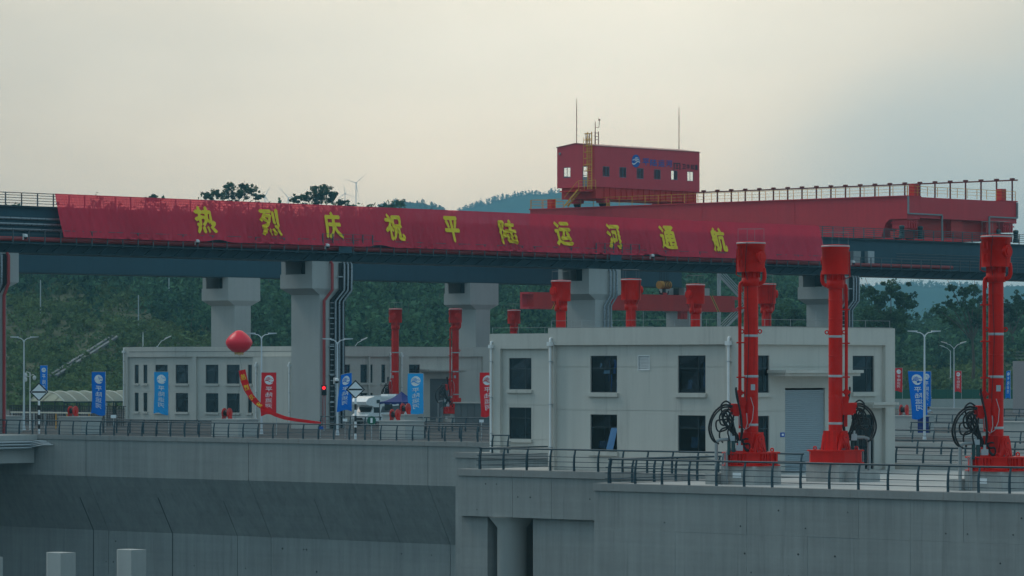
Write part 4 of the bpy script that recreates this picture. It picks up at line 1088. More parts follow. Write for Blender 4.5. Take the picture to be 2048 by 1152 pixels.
# roof hatch rails, anemometer mast, aerials
for px in (1172, 1190):
    xx = on_y(px, HY0 + .5)[0]; mb = MB()
    for a in (0, .55):
        mb.box(xx + a - .03, xx + a + .03, HY0 + .45, HY0 + .55, HZ1 + .2, HZ1 + (1.6 if px < 1180 else 1.75))
    for z in (.8, 1.2, 1.6): mb.box(xx, xx + .55, HY0 + .47, HY0 + .53, HZ1 + z - .05, HZ1 + z)
    mb.build('roof_rail', BROWN, trl)
xx = on_y(1190.5, HY0 + 1)[0]
mb = MB(); mb.cyl((xx, HY0 + 1, HZ1 + .25), (xx, HY0 + 1, HZ1 + 3.0), .07, .04, 8); mb.build('mast', BROWN, trl)
mb = MB(); mb.tube([(xx, HY0 + 1, HZ1 + 2.3), (xx + .5, HY0 + 1.1, HZ1 + 2.3), (xx + .55, HY0 + 1.15, HZ1 + 3.1)], .035, 6); mb.lathe((xx + .55, HY0 + 1.15, HZ1 + 3.1), [(.03, 0), (.11, .07), (.11, .15), (.03, .22)], 8); mb.cyl((xx + .42, HY0 + 1.1, HZ1 + 3.1), (xx + .42, HY0 + 1.1, HZ1 + 3.5), .02, n=5); mb.build('anemometer', BROWN, trl)
for px, yq, ptop in ((1150.5, HY0 + .15, 197), (1358, None, 213)):
    if yq is None: yq, Dq = on_x(px, xm); 
    xq = xm; Dq = -SN * xq + CS * yq; zt = zof(ptop, Dq)
    mb = MB(); mb.tube([(xq, yq, HZR), (xq, yq, HZR + (zt - HZR) * .75), (xq, yq, zt)], [.05, .05, .02], 6); mb.build('aerial', BROWN, trl)

# hook block and spreader beam hanging under the trolley
XH = -316.5
yh, Dh = on_x(1328, XH)
hk = thing('hook_block', 'yellow hook block hanging on wire ropes above the red spreader beam', 'hook block', (XH, yh, zof(596, Dh)))
zh = zof(570, Dh)
mb = MB(); mb.cyl((XH, yh - .95, zh), (XH, yh + .95, zh), .48, n=20); mb.build('sheave_housing', HOOKY, hk)
for k in range(4):
    mb = MB(); mb.cyl((XH, yh - .3 + .3 * k, zh + .03), (XH, yh - .24 + .3 * k, zh + .03), .53, n=20); mb.build('sheave', DARK, hk)
for k in range(6):
    mb = MB(); yy = yh - .75 + .3 * k; mb.cyl((XH, yy, zh + .4), (XH, yy, ZG1 - .1), .03, n=5); mb.build('wire_rope', DARK, hk)
for s in (-1, 1):
    mb = MB(); mb.tube([(XH, yh + s * .1, zh - .45), (XH, yh + s * .1, zh - .85), (XH, yh + s * .35, zh - 1.15), (XH, yh + s * .75, zh - 1.05), (XH, yh + s * .9, zh - .7)], [.16, .16, .15, .11, .05], 10); mb.build('hook', DARK, hk)
ya, yb = on_x(1049, XH)[0], on_x(1462, XH)[0]
sp = thing('spreader_beam', 'long red box spreader beam hanging behind the near machine house roof', 'lifting beam', (XH, (ya + yb) / 2, 12.75))
SZ0, SZ1 = 12.78, 14.75
mb = MB(); mb.box(XH - .6, XH + .6, ya + .9, yb, SZ0, SZ1); mb.build('beam', REDB, sp)
mb = MB(); mb.box(XH - .7, XH + .65, ya, ya + .9, SZ0, SZ0 + .25); mb.box(XH - .7, XH + .65, ya, ya + .9, SZ1 - .25, SZ1); mb.box(XH - .7, XH - .4, ya, ya + .9, SZ0 + .25, SZ1 - .25); mb.box(XH - .62, XH + .66, ya + .75, ya + 2.6, SZ0 + .1, SZ0 + .2); mb.build('end_clevis', REDD, sp)
for z in (SZ0 + .1, SZ1 - .45):
    mb = MB(); mb.box(XH - .7, XH + .66, yb - .6, yb + 1.2, z, z + .36); mb.build('end_lug', REDD, sp)
yl = on_x(1328, XH)[0]
mb = MB(); mb.box(XH - .2, XH + .2, yl - .35, yl + .35, SZ1, zh - .95); mb.build('lifting_lug', REDB, sp)
for px, d in ((1103, .7), (1420, -.7)):
    y = on_x(px, XH)[0]
    for k, m in ((0, YEL), (.16, BLACK), (.32, YEL)):
        mb = MB(); mb.extrude([(XH + .605, y + k + d, SZ1), (XH + .605, y + k + .15 + d, SZ1), (XH + .605, y + k + .15 - d, SZ0), (XH + .605, y + k - d, SZ0)], (.012, 0, 0)); mb.build('hazard_stripe', m, sp)
for px in (1153, 1365):
    y = on_x(px, XH)[0]; mb = MB(); mb.box(XH - .3, XH + .3, y - .6, y + .6, SZ0 - .95, SZ0 - .003); mb.cyl((XH - .4, y, SZ0 - .6), (XH + .4, y, SZ0 - .6), .3, n=12); mb.build('pulley_bracket', REDB, sp)

# ------------------------------------------------------------------ hydraulic hoists
def hoist_proto(label):
    r = thing('hydraulic_hoist', label, 'hoist', (0, 0, 0), 'red hydraulic gate hoists')
    L = Vector((-.736, -.677, 0)); B = Vector((.677, -.736, 0))       # out to the hose side, and across it
    def part(name, m, f, parent=None):
        mb = MB(); f(mb); return mb.build(name, m, parent or r)
    def oct_(h, c, z, dz, mb):
        p = [(-h, -h + c), (-h + c, -h), (h - c, -h), (h, -h + c), (h, h - c), (h - c, h), (-h + c, h), (-h, h - c)]
        mb.extrude([(a, b, z) for a, b in p], (0, 0, dz))
    part('plinth', PLINTH, lambda mb: mb.box(-1.08, 1.08, -1.08, 1.08, 0, .93))
    part('pipe_plinth', PLINTH, lambda mb: mb.box(-1.75, -1.083, -1.5, .6, 0, .55))
    fr_ = part('base_frame', RED, lambda mb: oct_(1.15, .42, 1.0, .56, mb))
    part('top_plate', RED, lambda mb: oct_(1.25, .45, 1.563, .07, mb), fr_)
    part('bottom_plate', RED, lambda mb: oct_(1.25, .45, .935, .062, mb), fr_)
    sm_ = MB(); sm_.box(-.025, .025, -.10, .0, 0, .55); SM = mesh_of(sm_, RED, 'stiffener')
    for x in (-.6, -.3, .1, .3, .5): place('stiffener', SM, fr_, (x, -1.152, 1.005))
    for y in (-.6, -.4, -.2, .1, .5): place('stiffener', SM, fr_, (1.152, y, 1.005), math.pi / 2)
    for x, y in ((-.9, -.6), (1.0, -.5), (.6, .95), (.75, -.9)):
        part('lifting_eye', RED, lambda mb: mb.tube([(x + .09 * math.cos(a), y, 1.72 + .09 * math.sin(a)) for a in [k * math.pi / 6 for k in range(13)]], .035, 6))
    part('clevis_block', RED, lambda mb: (mb.box(-.42, .42, -.42, .42, 1.635, 2.05), mb.box(-.46, .46, -.44, .44, 2.05, 2.62)))
    for s in (-1, 1):
        def lug(mb):
            pr = [(-.42, 1.634), (.42, 1.634), (.42, 1.75)] + [(.30 * math.cos(a), 2.28 + .30 * math.sin(a)) for a in [math.pi * k / 10 for k in range(11)]] + [(-.42, 1.75)]
            mb.extrude([(s * .56 - .08, y, z) for y, z in pr], (.16, 0, 0))
        lg = part('trunnion_lug', RED, lug)
        part('pin_cap', RED, lambda mb: mb.cyl((s * .64, 0, 2.28), (s * .69, 0, 2.28), .21, n=20), lg)
        part('pin', BLACK, lambda mb: mb.cyl((s * .69, 0, 2.28), (s * .705, 0, 2.28), .035, n=8), lg)
        for yy in (-.16, 0, .16): part('rib', RED, lambda mb: mb.extrude([(s * .64, yy - .03, 1.64), (s * .82, yy - .03, 1.64), (s * .645, yy - .03, 2.05)], (0, .06, 0)), lg)
        for yy in (-.35, -.22, .22, .35): part('bolt', DARKSTEEL, lambda mb: mb.cyl((s * .74, yy, 1.634), (s * .74, yy, 1.72), .035, n=6), lg)
    part('barrel', RED, lambda mb: mb.lathe((0, 0, 0), [(.36, 2.62), (.36, 10.02)], 28))
    for z in (3.0, 5.45, 7.5): part('strap', GALV, lambda mb: mb.lathe((0, 0, z), [(.368, -.06), (.372, -.05), (.372, .05), (.368, .06)], 28))
    for z in (4.35, 6.5, 8.4, 9.4): part('weld_seam', RED, lambda mb: mb.lathe((0, 0, z), [(.36, -.03), (.374, -.015), (.374, .015), (.36, .03)], 28))
    part('rating_plate', GALV, lambda mb: mb.cbox((.30, -.215, 4.9), .02, .22, .3, -.62))
    part('collar', RED, lambda mb: mb.lathe((0, 0, 0), [(.36, 9.98), (.46, 10.0), (.46, 10.42), (.40, 10.44), (.40, 10.76)], 24))
    bt_ = MB(); bt_.box(.40, .47, -.03, .03, 10.44, 10.76); BT = mesh_of(bt_, RED, 'gusset')
    for k in range(10): place('gusset', BT, r, (0, 0, 0), k * math.pi / 5)
    dr = part('head_drum', RED, lambda mb: mb.lathe((0, 0, 0), [(.70, 10.72), (.70, 12.02), (.735, 12.03), (.735, 12.14)], 32))
    part('rim_band', GALV, lambda mb: mb.lathe((0, 0, 0), [(.738, 12.143), (.745, 12.15), (.745, 12.20), (.73, 12.205)], 32), dr)
    part('lid', RED, lambda mb: mb.lathe((0, 0, 0), [(.72, 12.208), (.70, 12.235), (.1, 12.27)], 32), dr)
    part('side_port', RED, lambda mb: (mb.cyl((.60, -.08, 11.45), (.80, -.08, 11.45), .31, n=24), mb.cyl((.80, -.08, 11.45), (.84, -.08, 11.45), .2, n=20)), dr)
    for a in (-1.9, -1.55):
        part('cover_hinge', RED, lambda mb: [mb.cbox((.715 * math.cos(a), .715 * math.sin(a), z), .05, .05, .35, a) for z in (11.15, 11.75)], dr)
    part('cable', BLACK, lambda mb: mb.tube([(.3, -.68, 12.2), (.25, -.715, 11.6), (.22, -.73, 10.8), (.12, -.42, 10.3), (.10, -.385, 8.9), (.16, -.36, 7.4), (.10, -.385, 5.6), (.02, -.40, 4.2)], .016, 6))
    # thin guard wires on the head
    for k in range(4):
        a = k * math.pi / 2 + .4; part('guard_wire', GREYP, lambda mb: mb.cyl((.68 * math.cos(a), .68 * math.sin(a), 12.2), (.68 * math.cos(a), .68 * math.sin(a), 12.9), .008, n=5))
    part('guard_wire', GREYP, lambda mb: mb.tube([(.68 * math.cos(k * math.pi / 2 + .4), .68 * math.sin(k * math.pi / 2 + .4), 12.9) for k in range(5)], .008, 5))
    # big oil pipe down one side, return elbow on the other
    def P(l, b, z): return L * l + B * b + Vector((0, 0, z))
    part('oil_pipe', RED, lambda mb: mb.tube([P(.30, .1, 10.2), P(.44, .1, 10.22), P(.53, .1, 10.15), P(.57, .1, 10.0), P(.57, .1, 9.0), P(.57, .1, 4.35)], .085, 12))
    for z in (8.9, 7.15, 5.4): part('pipe_clamp', RED, lambda mb: mb.cbox(P(.50, .1, z), .48, .24, .07, math.atan2(L.y, L.x)))
    part('elbow', RED, lambda mb: mb.tube([P(-.62, .25, 10.9), P(-.66, .25, 10.65), P(-.66, .25, 10.4), P(-.60, .22, 10.22), P(-.48, .18, 10.15), P(-.35, .12, 10.15)], .105, 12))
    part('drain_pipe', RED, lambda mb: mb.tube([P(.70, -.2, 11.9), P(.73, -.2, 10.6), P(.6, -.2, 10.52), P(.44, -.1, 10.5), P(.44, -.05, 9.7)], .03, 6))
    for s in (-1, 1): part('lifting_eye', RED, lambda mb: mb.tube([P(s * .45 + .09 * math.cos(a), 0, 7.72 + .09 * math.sin(a)) for a in [k * math.pi / 6 for k in range(13)]], .035, 6))
    # valve block
    rzl = math.atan2(L.y, L.x)
    vb = part('valve_block', RED, lambda mb: (mb.cbox(P(.62, .15, 3.75), .62, .55, .62, rzl), mb.cbox(P(.48, .25, 4.2), .42, .38, .4, rzl)))
    part('valve_body', RED, lambda mb: (mb.cyl(P(.75, .2, 3.95), P(1.12, .2, 3.95), .13, n=14), mb.cyl(P(.75, .05, 3.62), P(1.05, .05, 3.62), .11, n=14), mb.cbox(P(.98, .15, 3.8), .16, .3, .34, rzl)), vb)
    part('valve_cover', RED, lambda mb: (mb.cbox(P(.40, .42, 3.2), .5, .16, .75, rzl), mb.cyl(P(.57, .1, 4.5), P(.57, .1, 4.75), .14, n=12), mb.cbox(P(.57, .1, 4.62), .42, .26, .12, rzl)), vb)
    part('conduit', GALV, lambda mb: mb.tube([P(.05, .5, 4.4), P(-.1, .48, 3.9), P(-.05, .47, 3.3), P(.12, .5, 2.9), P(.35, .52, 2.75), P(.6, .52, 3.0), P(.62, .52, 3.5)], .018, 6))
    part('conduit', GALV, lambda mb: mb.tube([P(.25, .53, 3.6), P(.22, .55, 3.1), P(.3, .56, 2.8)], .018, 6))
    # black hoses
    hs = [[(.95, 3.95), (1.4, 4.0), (1.9, 3.6), (2.15, 2.9), (2.0, 2.3), (1.7, 2.05)],
          [(1.0, 3.9), (1.5, 3.85), (1.95, 3.35), (2.05, 2.75), (1.85, 2.2), (1.65, 2.05)],
          [(1.0, 3.75), (1.35, 3.75), (1.6, 3.45), (1.55, 3.05), (1.3, 3.0), (1.2, 3.3), (1.25, 3.6), (1.05, 2.9), (.75, 2.3), (.55, 1.9)],
          [(1.1, 3.6), (1.15, 3.2), (.95, 2.8), (.7, 2.45), (.62, 2.0)],
          [(.9, 3.5), (1.0, 3.1), (1.2, 2.7), (1.15, 2.35), (1.1, 2.15)],
          [(.78, 4.9), (.72, 4.5), (.55, 3.9), (.42, 3.3), (.45, 2.6), (.6, 2.0)],
          [(.8, 4.85), (.75, 4.4), (.6, 3.8), (.5, 3.0), (.55, 2.3), (.62, 1.85)],
          [(1.45, 2.1), (1.62, 2.4), (1.55, 2.75), (1.25, 2.85), (1.0, 2.6), (.85, 2.2), (.6, 2.1)],
          [(.6, 2.1), (.3, 2.3), (.02, 2.2), (-.02, 1.85), (.15, 1.72), (.35, 1.9), (.45, 2.3)],
          [(.5, 2.2), (.35, 2.05), (.12, 2.05), (.08, 1.8), (.25, 1.7), (.42, 1.95)],
          [(1.15, 3.85), (1.5, 3.5), (1.3, 3.1), (.95, 2.55), (.8, 2.1)],
          [(1.0, 3.65), (1.25, 3.3), (1.75, 3.2), (1.7, 2.7), (1.3, 2.75), (1.0, 3.0), (.8, 2.6), (.9, 2.2)],
          [(.9, 3.3), (1.2, 2.9), (1.45, 3.3), (1.2, 3.7), (.95, 3.2), (.9, 2.6), (1.05, 2.3)],
          [(1.05, 4.05), (1.3, 4.2), (1.55, 3.95), (1.4, 3.5), (1.1, 3.3), (.85, 2.8), (.7, 2.1)]]
    for i, pts in enumerate(hs):
        def hose(mb):
            q = [P(l, .45 + .12 * math.sin(i * 2.1) + .1 * math.sin(l * 3 + i), z) for l, z in pts]
            o = []
            for k in range(len(q) - 1):
                a, b, c, d_ = q[max(k - 1, 0)], q[k], q[k + 1], q[min(k + 2, len(q) - 1)]
                for t in (0, .25, .5, .75):
                    o.append(.5 * (2 * b + (c - a) * t + (2 * a - 5 * b + 4 * c - d_) * t * t + (3 * b - a - 3 * c + d_) * t ** 3))
            o.append(q[-1]); mb.tube(o, .044 + .008 * (i % 3 == 0), 7)
        part('hose', BLACK, hose)
    # grey supply pipes and pump units
    part('supply_pipe', GREYP, lambda mb: mb.tube([P(1.78, .5, .02), P(1.78, .5, 2.05), P(1.72, .5, 2.2), P(1.58, .5, 2.26), P(1.05, .5, 2.28)], .09, 12))
    part('supply_pipe', GREYP, lambda mb: mb.tube([P(1.25, .6, .02), P(1.25, .6, 1.6), P(1.2, .6, 1.72), P(1.08, .6, 1.76), P(.7, .6, 1.78)], .06, 10))
    part('valve_flange', GALV, lambda mb: (mb.cbox(P(1.0, .5, 2.28), .3, .26, .34, rzl), mb.cyl(P(1.0, .5, 2.4), P(1.0, .5, 2.62), .07, n=10)))
    part('valve_flange', GALV, lambda mb: (mb.cbox(P(.62, .6, 1.84), .34, .26, .28, rzl), mb.cyl(P(.62, .6, 1.95), P(.62, .6, 2.2), .08, n=10)))
    part('pump', GREENM, lambda mb: (mb.cyl(P(1.15, .62, 1.5), P(1.15, .62, 2.2), .09, n=12), mb.cyl(P(.93, .62, 1.5), P(.93, .62, 2.2), .1, n=12)))
    for l in (1.42, 1.5, 1.34): part('thin_pipe', GALV, lambda mb: mb.tube([P(l, .55, .02), P(l, .55, 1.5), P(l - .12, .5, 1.62)], .014, 5))
    for l in (1.1,): part('junction_plate', FLW, lambda mb: mb.box(-.3, .25, -1.095, -1.085, .35, .6))
    return r
hp = hoist_proto('near red hydraulic hoist with hoses on its left, in front of the machine house corner')
cm = child_map()
def top_D(py): return (12.24 - CZ) * FPX / (HY - py)
spots = [(1502, None, 157.0, 0, None), (1671, None, 163.9, 180, 'near red hydraulic hoist with hoses on its right, in front of the roller door'), (1992, None, 157.0, 0, 'rightmost red hydraulic hoist, nearest the camera'),
         (1122, 291, None, -90, 'red hoist head rising over the near roof, leftmost of the row of four'), (1262, 286, None, 75, 'red hoist head over the near roof, in front of the third pier'),
         (1391, 304, None, -90, 'red hoist head over the near roof, right of the yellow hook'), (1533, 302, None, 60, 'red hoist head half hidden behind the first near hoist'),
         (791, 430, None, -60, 'far red hoist rising behind the white motorhome'), (911, 431, None, -20, 'far red hoist beside the grey cabinets'), (1028, 440, None, -60, 'small far hoist head over the middle machine house roof')]
for i, (px, D, y, rz, lab) in enumerate(spots):
    o = hp if i == 0 else copy_tree(hp, cm)
    if y is not None: x, D = on_y(px, y); loc = (x, y, 0.004)
    else: p = at(px, D); loc = (p.x, p.y, 0.004)
    o.location = loc; o.rotation_euler = (0, 0, math.radians(rz))
    if lab: o['label'] = lab

# ------------------------------------------------------------------ machine houses
def sill(parent, fr, u0, u1, z, dep, w=.16):
    mb = MB(); fr.box(mb, u0 - .12, u1 + .12, z - .24, z - .02, dep - w, dep - .002); mb.build('sill', PLAST, parent)
def downpipe(parent, fr, u_, z0, z1, dep=0.0):
    mb = MB(); c = lambda z: fr.p(u_, z, dep - .13)
    mb.tube([fr.p(u_, z1 + .1, dep - .02), fr.p(u_, z1 + .12, dep - .1), c(z1), c(z0)], .075, 10); dp = mb.build('downpipe', WHITEP, parent)
    mb = MB(); fr.box(mb, u_ - .15, u_ + .15, z1 - .32, z1 - .08, dep - .28, dep - .02); mb.build('rain_hopper', WHITEP, dp)
    for k in range(3):
        z = z0 + (z1 - z0) * (k + .5) / 3; mb = MB(); fr.box(mb, u_ - .10, u_ + .10, z, z + .05, dep - .22, dep - .001); mb.build('pipe_clip', GALV, dp)
def lines(u0, u1, zs, avoid):
    out = []
    for z in zs:
        segs = [(u0, u1)]
        for a, b, c, d_ in avoid:
            if c - .02 < z < d_ + .02:
                segs = [s for (p, q) in segs for s in ((p, min(q, a - .02)), (max(p, b + .02), q)) if s[1] - s[0] > .05]
        out += [(p, q, z - .014, z + .014, .03, True) for p, q in segs]
    return out
def facade(root, fr, L, z1, panels, grooves, z0=0.0, dep=.24, wname='wall', glass=None):
    """outer frame of pilasters and parapet with recessed panels; panels: (u0,u1,ztop,[windows (u0,u1,z0,z1,kind)])"""
    mb = MB(); holes(mb, fr, 0, L, z0, z1, [(p[0], p[1], z0, p[2], dep) for p in panels]); mb.build(wname, PLAST, root, fix=False)
    for p in panels:
        ws = p[3]; hs = [(w[0], w[1], w[2], w[3], .16) for w in ws]
        gl = lines(p[0] + .01, p[1] - .01, grooves, [(w[0], w[1], w[2] - .3, w[3]) for w in ws])
        mb = MB(); holes(mb, fr, p[0], p[1], z0, p[2], hs + gl, dep); pn = mb.build('panel', PLAST, root, fix=False)
        for w in ws:
            k = w[4] if len(w) > 4 else 'win'
            if k == 'win':
                window(root, fr, w[0], w[1], w[2], w[3], dep + .15, split=w[5] if len(w) > 5 else .70, glass=glass or GLASS)
                sill(root, fr, w[0], w[1], w[2], dep)
            elif k == 'slit':
                window(root, fr, w[0], w[1], w[2], w[3], dep + .15, split=None, transom=None); sill(root, fr, w[0], w[1], w[2], dep)
            elif k == 'door':
                window(root, fr, w[0], w[1], w[2], w[3], dep + .15, split=.5, transom=.8, name='door')
            elif k == 'roller':
                mb = MB(); n = int((w[3] - w[2]) / .115)
                prof = []
                for i in range(n):
                    z = w[2] + i * .115; prof += [(z, .14), (z + .015, .10), (z + .085, .10), (z + .10, .14)]
                vs = [fr.p(uu, z, dep + d_) for z, d_ in prof for uu in (w[0], w[1])]
                mb.add(vs, [(2 * i, 2 * i + 1, 2 * i + 3, 2 * i + 2) for i in range(len(prof) - 1)]); mb.build('roller_door', BROLL, root, fix=False)
            elif k == 'dark':
                mb = MB(); mb.add([fr.p(w[0], w[2], dep + .15), fr.p(w[1], w[2], dep + .15), fr.p(w[1], w[3], dep + .15), fr.p(w[0], w[3], dep + .15)], [(0, 1, 2, 3)]); mb.build('recessed_door', DARKSTEEL, root, fix=False)
            elif k == 'louvre':
                f2 = MB(); fr.box(f2, w[0] - .05, w[0], w[2] - .05, w[3] + .05, dep - .03, dep + .1); fr.box(f2, w[1], w[1] + .05, w[2] - .05, w[3] + .05, dep - .03, dep + .1); fr.box(f2, w[0], w[1], w[3], w[3] + .05, dep - .03, dep + .1); fr.box(f2, w[0], w[1], w[2] - .05, w[2], dep - .03, dep + .1)
                lv = f2.build('louvre', WHITEP, root)
                n = 9
                for i in range(n):
                    z = w[2] + (w[3] - w[2]) * i / n; mb = MB(); h = (w[3] - w[2]) / n
                    mb.add([fr.p(w[0], z, dep - .01), fr.p(w[1], z, dep - .01), fr.p(w[1], z + h * .9, dep + .06), fr.p(w[0], z + h * .9, dep + .06)], [(0, 1, 2, 3)]); mb.build('slat', WHITEP, lv, fix=False)
def canopy(root, fr, u0, u1, z0, z1, out, dep=.24):
    mb = MB(); fr.box(mb, u0, u1, (z0 + z1) / 2, z1, -out, dep - .002); fr.box(mb, u0 + .12, u1 - .12, z0, (z0 + z1) / 2 - .003, -out + .15, dep - .002); mb.build('canopy', PLAST, root)

def house_shell(root, x0, x1, y0, y1, z1):
    """roof slab behind the parapet, blind back walls"""
    mb = MB(); mb.box(x0 + .3, x1 - .3, y0 + .3, y1 - .3, z1 - .75, z1 - .5); mb.build('roof', DECKM, root)
    mb = MB(); mb.box(x0, x1 - .3, y1 - .25, y1 - .002, 0, z1); mb.box(x0 - .001, x0 + .25, y0 + .3, y1 - .26, 0, z1); mb.box(x1 - .295, x1 - .03, y1 - .24, y1 - .004, 0, z1 - .02); mb.build('back_wall', PLAST, root)
    mb = MB(); mb.box(x0 + .25, x1 - .005, y0 + .005, y0 + .22, z1 - .04, z1 + .02); mb.box(x1 - .22, x1 + .02, y0 - .02, y1 - .26, z1 - .0, z1 + .04); mb.build('parapet_cap', COPING, root)
def roof_wire(root, pts, z, h=.42):
    mb = MB(); mb.tube([(p[0], p[1], z + h) for p in pts], .011, 5); w = mb.build('roof_wire', GREYP, root)
    for a, b in zip(pts[:-1], pts[1:]):
        n = max(1, int((Vector(b) - Vector(a)).length / 2.2))
        for i in range(n + 1):
            p = Vector(a) + (Vector(b) - Vector(a)) * (i / n); mb = MB(); mb.cyl((p.x, p.y, z - .3), (p.x, p.y, z + h + (.5 if i == n // 2 else .02)), .011, n=5); mb.build('wire_post', GALV, w)

# near machine house (corner towards the viewer)
YH, XHC = 171.2, on_y(1478, 171.2)[0]
XL = on_y(1096, YH)[0]; YE = on_x(1790, XHC)[0]
Dl = lambda px: on_y(px, YH)[1]
Dr = lambda px: on_x(px, XHC)[1]
H1 = zof(653, Dl(1478))
nh = thing('machine_house', 'near two-storey beige machine house with corner behind the first red hoist', 'building', ((XL + XHC) / 2, (YH + YE) / 2, 0), 'lock machine houses')
fl = FR((XL, YH, 0), (1, 0, 0), (0, -1, 0)); fr2 = FR((XHC, YH, 0), (0, 1, 0), (1, 0, 0))
ul = lambda px: on_y(px, YH)[0] - XL
ur = lambda px: on_x(px, XHC)[0] - YH
zl = lambda px, py: zof(py, Dl(px)); zr_ = lambda px, py: zof(py, Dr(px))
Zc = zl(1290, 689.5); ZW1, ZW0 = zl(1200, 711.5), zl(1200, 785); ZV1, ZV0 = zl(1200, 829), zl(1200, 903)
G1, G2 = zl(1290, 734), zl(1290, 821.5)
wl_ = [(ul(a), ul(b), c, d_, 'win') for a, b in ((1175, 1228.5), (1350, 1405.5)) for c, d_ in ((ZW0, ZW1), (ZV0, ZV1))]
wl_.append((ul(1272), ul(1293), zl(1282, 739), zl(1282, 712.5), 'louvre'))
facade(nh, fl, XHC - XL, H1, [(ul(1108), ul(1451), Zc, wl_)], (G1, G2), glass=HGLASS)
CLO = [mat('hung_cloth_blue', (0.10, 0.22, 0.55), .8), mat('hung_cloth_pale', (0.45, 0.55, 0.68), .8), mat('hung_cloth_dark', (0.05, 0.09, 0.16), .8)]
for a_, b_, z_, h_, w_, i_ in ((1186, 1, 6.15, .25, .12, 1), (1193, 1, 5.75, .2, .5, 1), (1203, 1, 6.3, 1.2, .16, 2), (1207, 1, 5.5, 1.0, .10, 0), (1213, 1, 6.35, .8, .2, 0), (1218, 1, 5.2, .9, .12, 1), (1222, 1, 5.9, .6, .2, 1),
                               (1362, 1, 5.2, .5, .3, 2), (1392, 1, 6.2, 1.4, .3, 2), (1368, 1, 2.0, .6, .5, 2), (1184, 1, 1.7, .4, .8, 2), (1388, 1, 2.6, .25, .7, 2)):
    mb = MB(); u0_ = ul(a_); mb.grid(4, 6, lambda p, q: tuple(fl.p(u0_ + w_ * p + .04 * math.sin(q * 5), z_ - h_ * q, .62 + .05 * math.sin(p * 6)))); mb.build('hanging_cloth', CLO[i_], nh, fix=False)
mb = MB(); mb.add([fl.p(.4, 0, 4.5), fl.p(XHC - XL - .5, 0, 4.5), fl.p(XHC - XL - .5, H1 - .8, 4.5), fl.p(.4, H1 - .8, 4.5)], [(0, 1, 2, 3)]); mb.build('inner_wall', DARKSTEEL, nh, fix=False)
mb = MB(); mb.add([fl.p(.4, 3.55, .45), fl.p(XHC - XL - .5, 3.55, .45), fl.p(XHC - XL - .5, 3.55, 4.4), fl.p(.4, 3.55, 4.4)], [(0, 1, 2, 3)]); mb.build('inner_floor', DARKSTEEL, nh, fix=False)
WR1, WR0 = zr_(1733, 711.5), zr_(1733, 784); WQ1, WQ0 = zr_(1733, 829), zr_(1733, 903)
wr = [(ur(1512), ur(1545.5), WR0, WR1, 'win'), (ur(1512), ur(1545.5), WQ0, WQ1, 'win'), (ur(1712), ur(1755), WR0, WR1, 'win'), (ur(1577), ur(1657), .05, zr_(1617, 776), 'roller'), (ur(1712), ur(1755), .05, WQ1, 'door')]
facade(nh, fr2, YE - YH, H1, [(ur(1498), ur(1771), Zc, wr)], (G1, G2))
canopy(nh, fr2, ur(1541), ur(1697), zr_(1640, 752), zr_(1640, 740), 1.1); canopy(nh, fr2, ur(1720), ur(1770), zr_(1770, 815), zr_(1770, 804), 1.0)
house_shell(nh, XL, XHC, YH, YE, H1)
downpipe(nh, fl, ul(1103.5), .05, zl(1103, 681)); downpipe(nh, fl, ul(1460), .05, zl(1460, 679))
mb = MB(); fr2.box(mb, ur(1567), ur(1575), zr_(1571, 874), zr_(1571, 865), .20, .235); sg = mb.build('number_plate', SIGNB, nh)
mb = MB(); fr2.box(mb, ur(1569), ur(1573), zr_(1571, 871.5), zr_(1571, 867.5), .195, .199); mb.build('plate_mark', FLW, sg)
roof_wire(nh, [(XL + .15, YH + .15), (XHC - .15, YH + .15), (XHC - .15, YE - .3)], H1)
# a sash standing open in the lower left window
mb = MB(); a, b = ul(1213), ul(1227); zq0, zq1 = ZV0 + .05, zl(1220, 856)
mb.add([fl.p(a - .05, zq0, .0), fl.p(b - .1, zq0, .05), fl.p(b, zq1, .36), fl.p(a + .05, zq1, .36)], [(0, 1, 2, 3)]); mb.build('open_sash', OPENP, nh, fix=False)

# middle machine house, seen beside the near one
YMH = 203.4; XM0 = on_y(979, YMH)[0]; XM1 = XM0 + 15
mh = thing('machine_house', 'beige machine house half hidden behind the near one, left of it', 'building', (XM0 + 7, YMH + 5, 0), 'lock machine houses')
fm = FR((XM0, YMH, 0), (1, 0, 0), (0, -1, 0)); um = lambda px: on_y(px, YMH)[0] - XM0; Dm_ = on_y(1040, YMH)[1]; zm_ = lambda py: zof(py, Dm_)
HM = zm_(667.5)
facade(mh, fm, 15, HM, [(um(1000), 14.2, zm_(697.5), [(um(1013), um(1058), zm_(779), zm_(716), 'win'), (um(1013), um(1058), zm_(878), zm_(815), 'win')])], (zm_(736), zm_(810), zm_(879)))
house_shell(mh, XM0, XM1, YMH, YMH + 9, HM); mb = MB(); mb.box(XM1 - .25, XM1, YMH + .3, YMH + 8.7, 0, HM - .01); mb.build('side_wall', PLAST, mh)
downpipe(mh, fm, um(984.5), .05, zm_(687))
roof_wire(mh, [(XM0 + .15, YMH + .15), (XM1 - .15, YMH + .15)], HM)

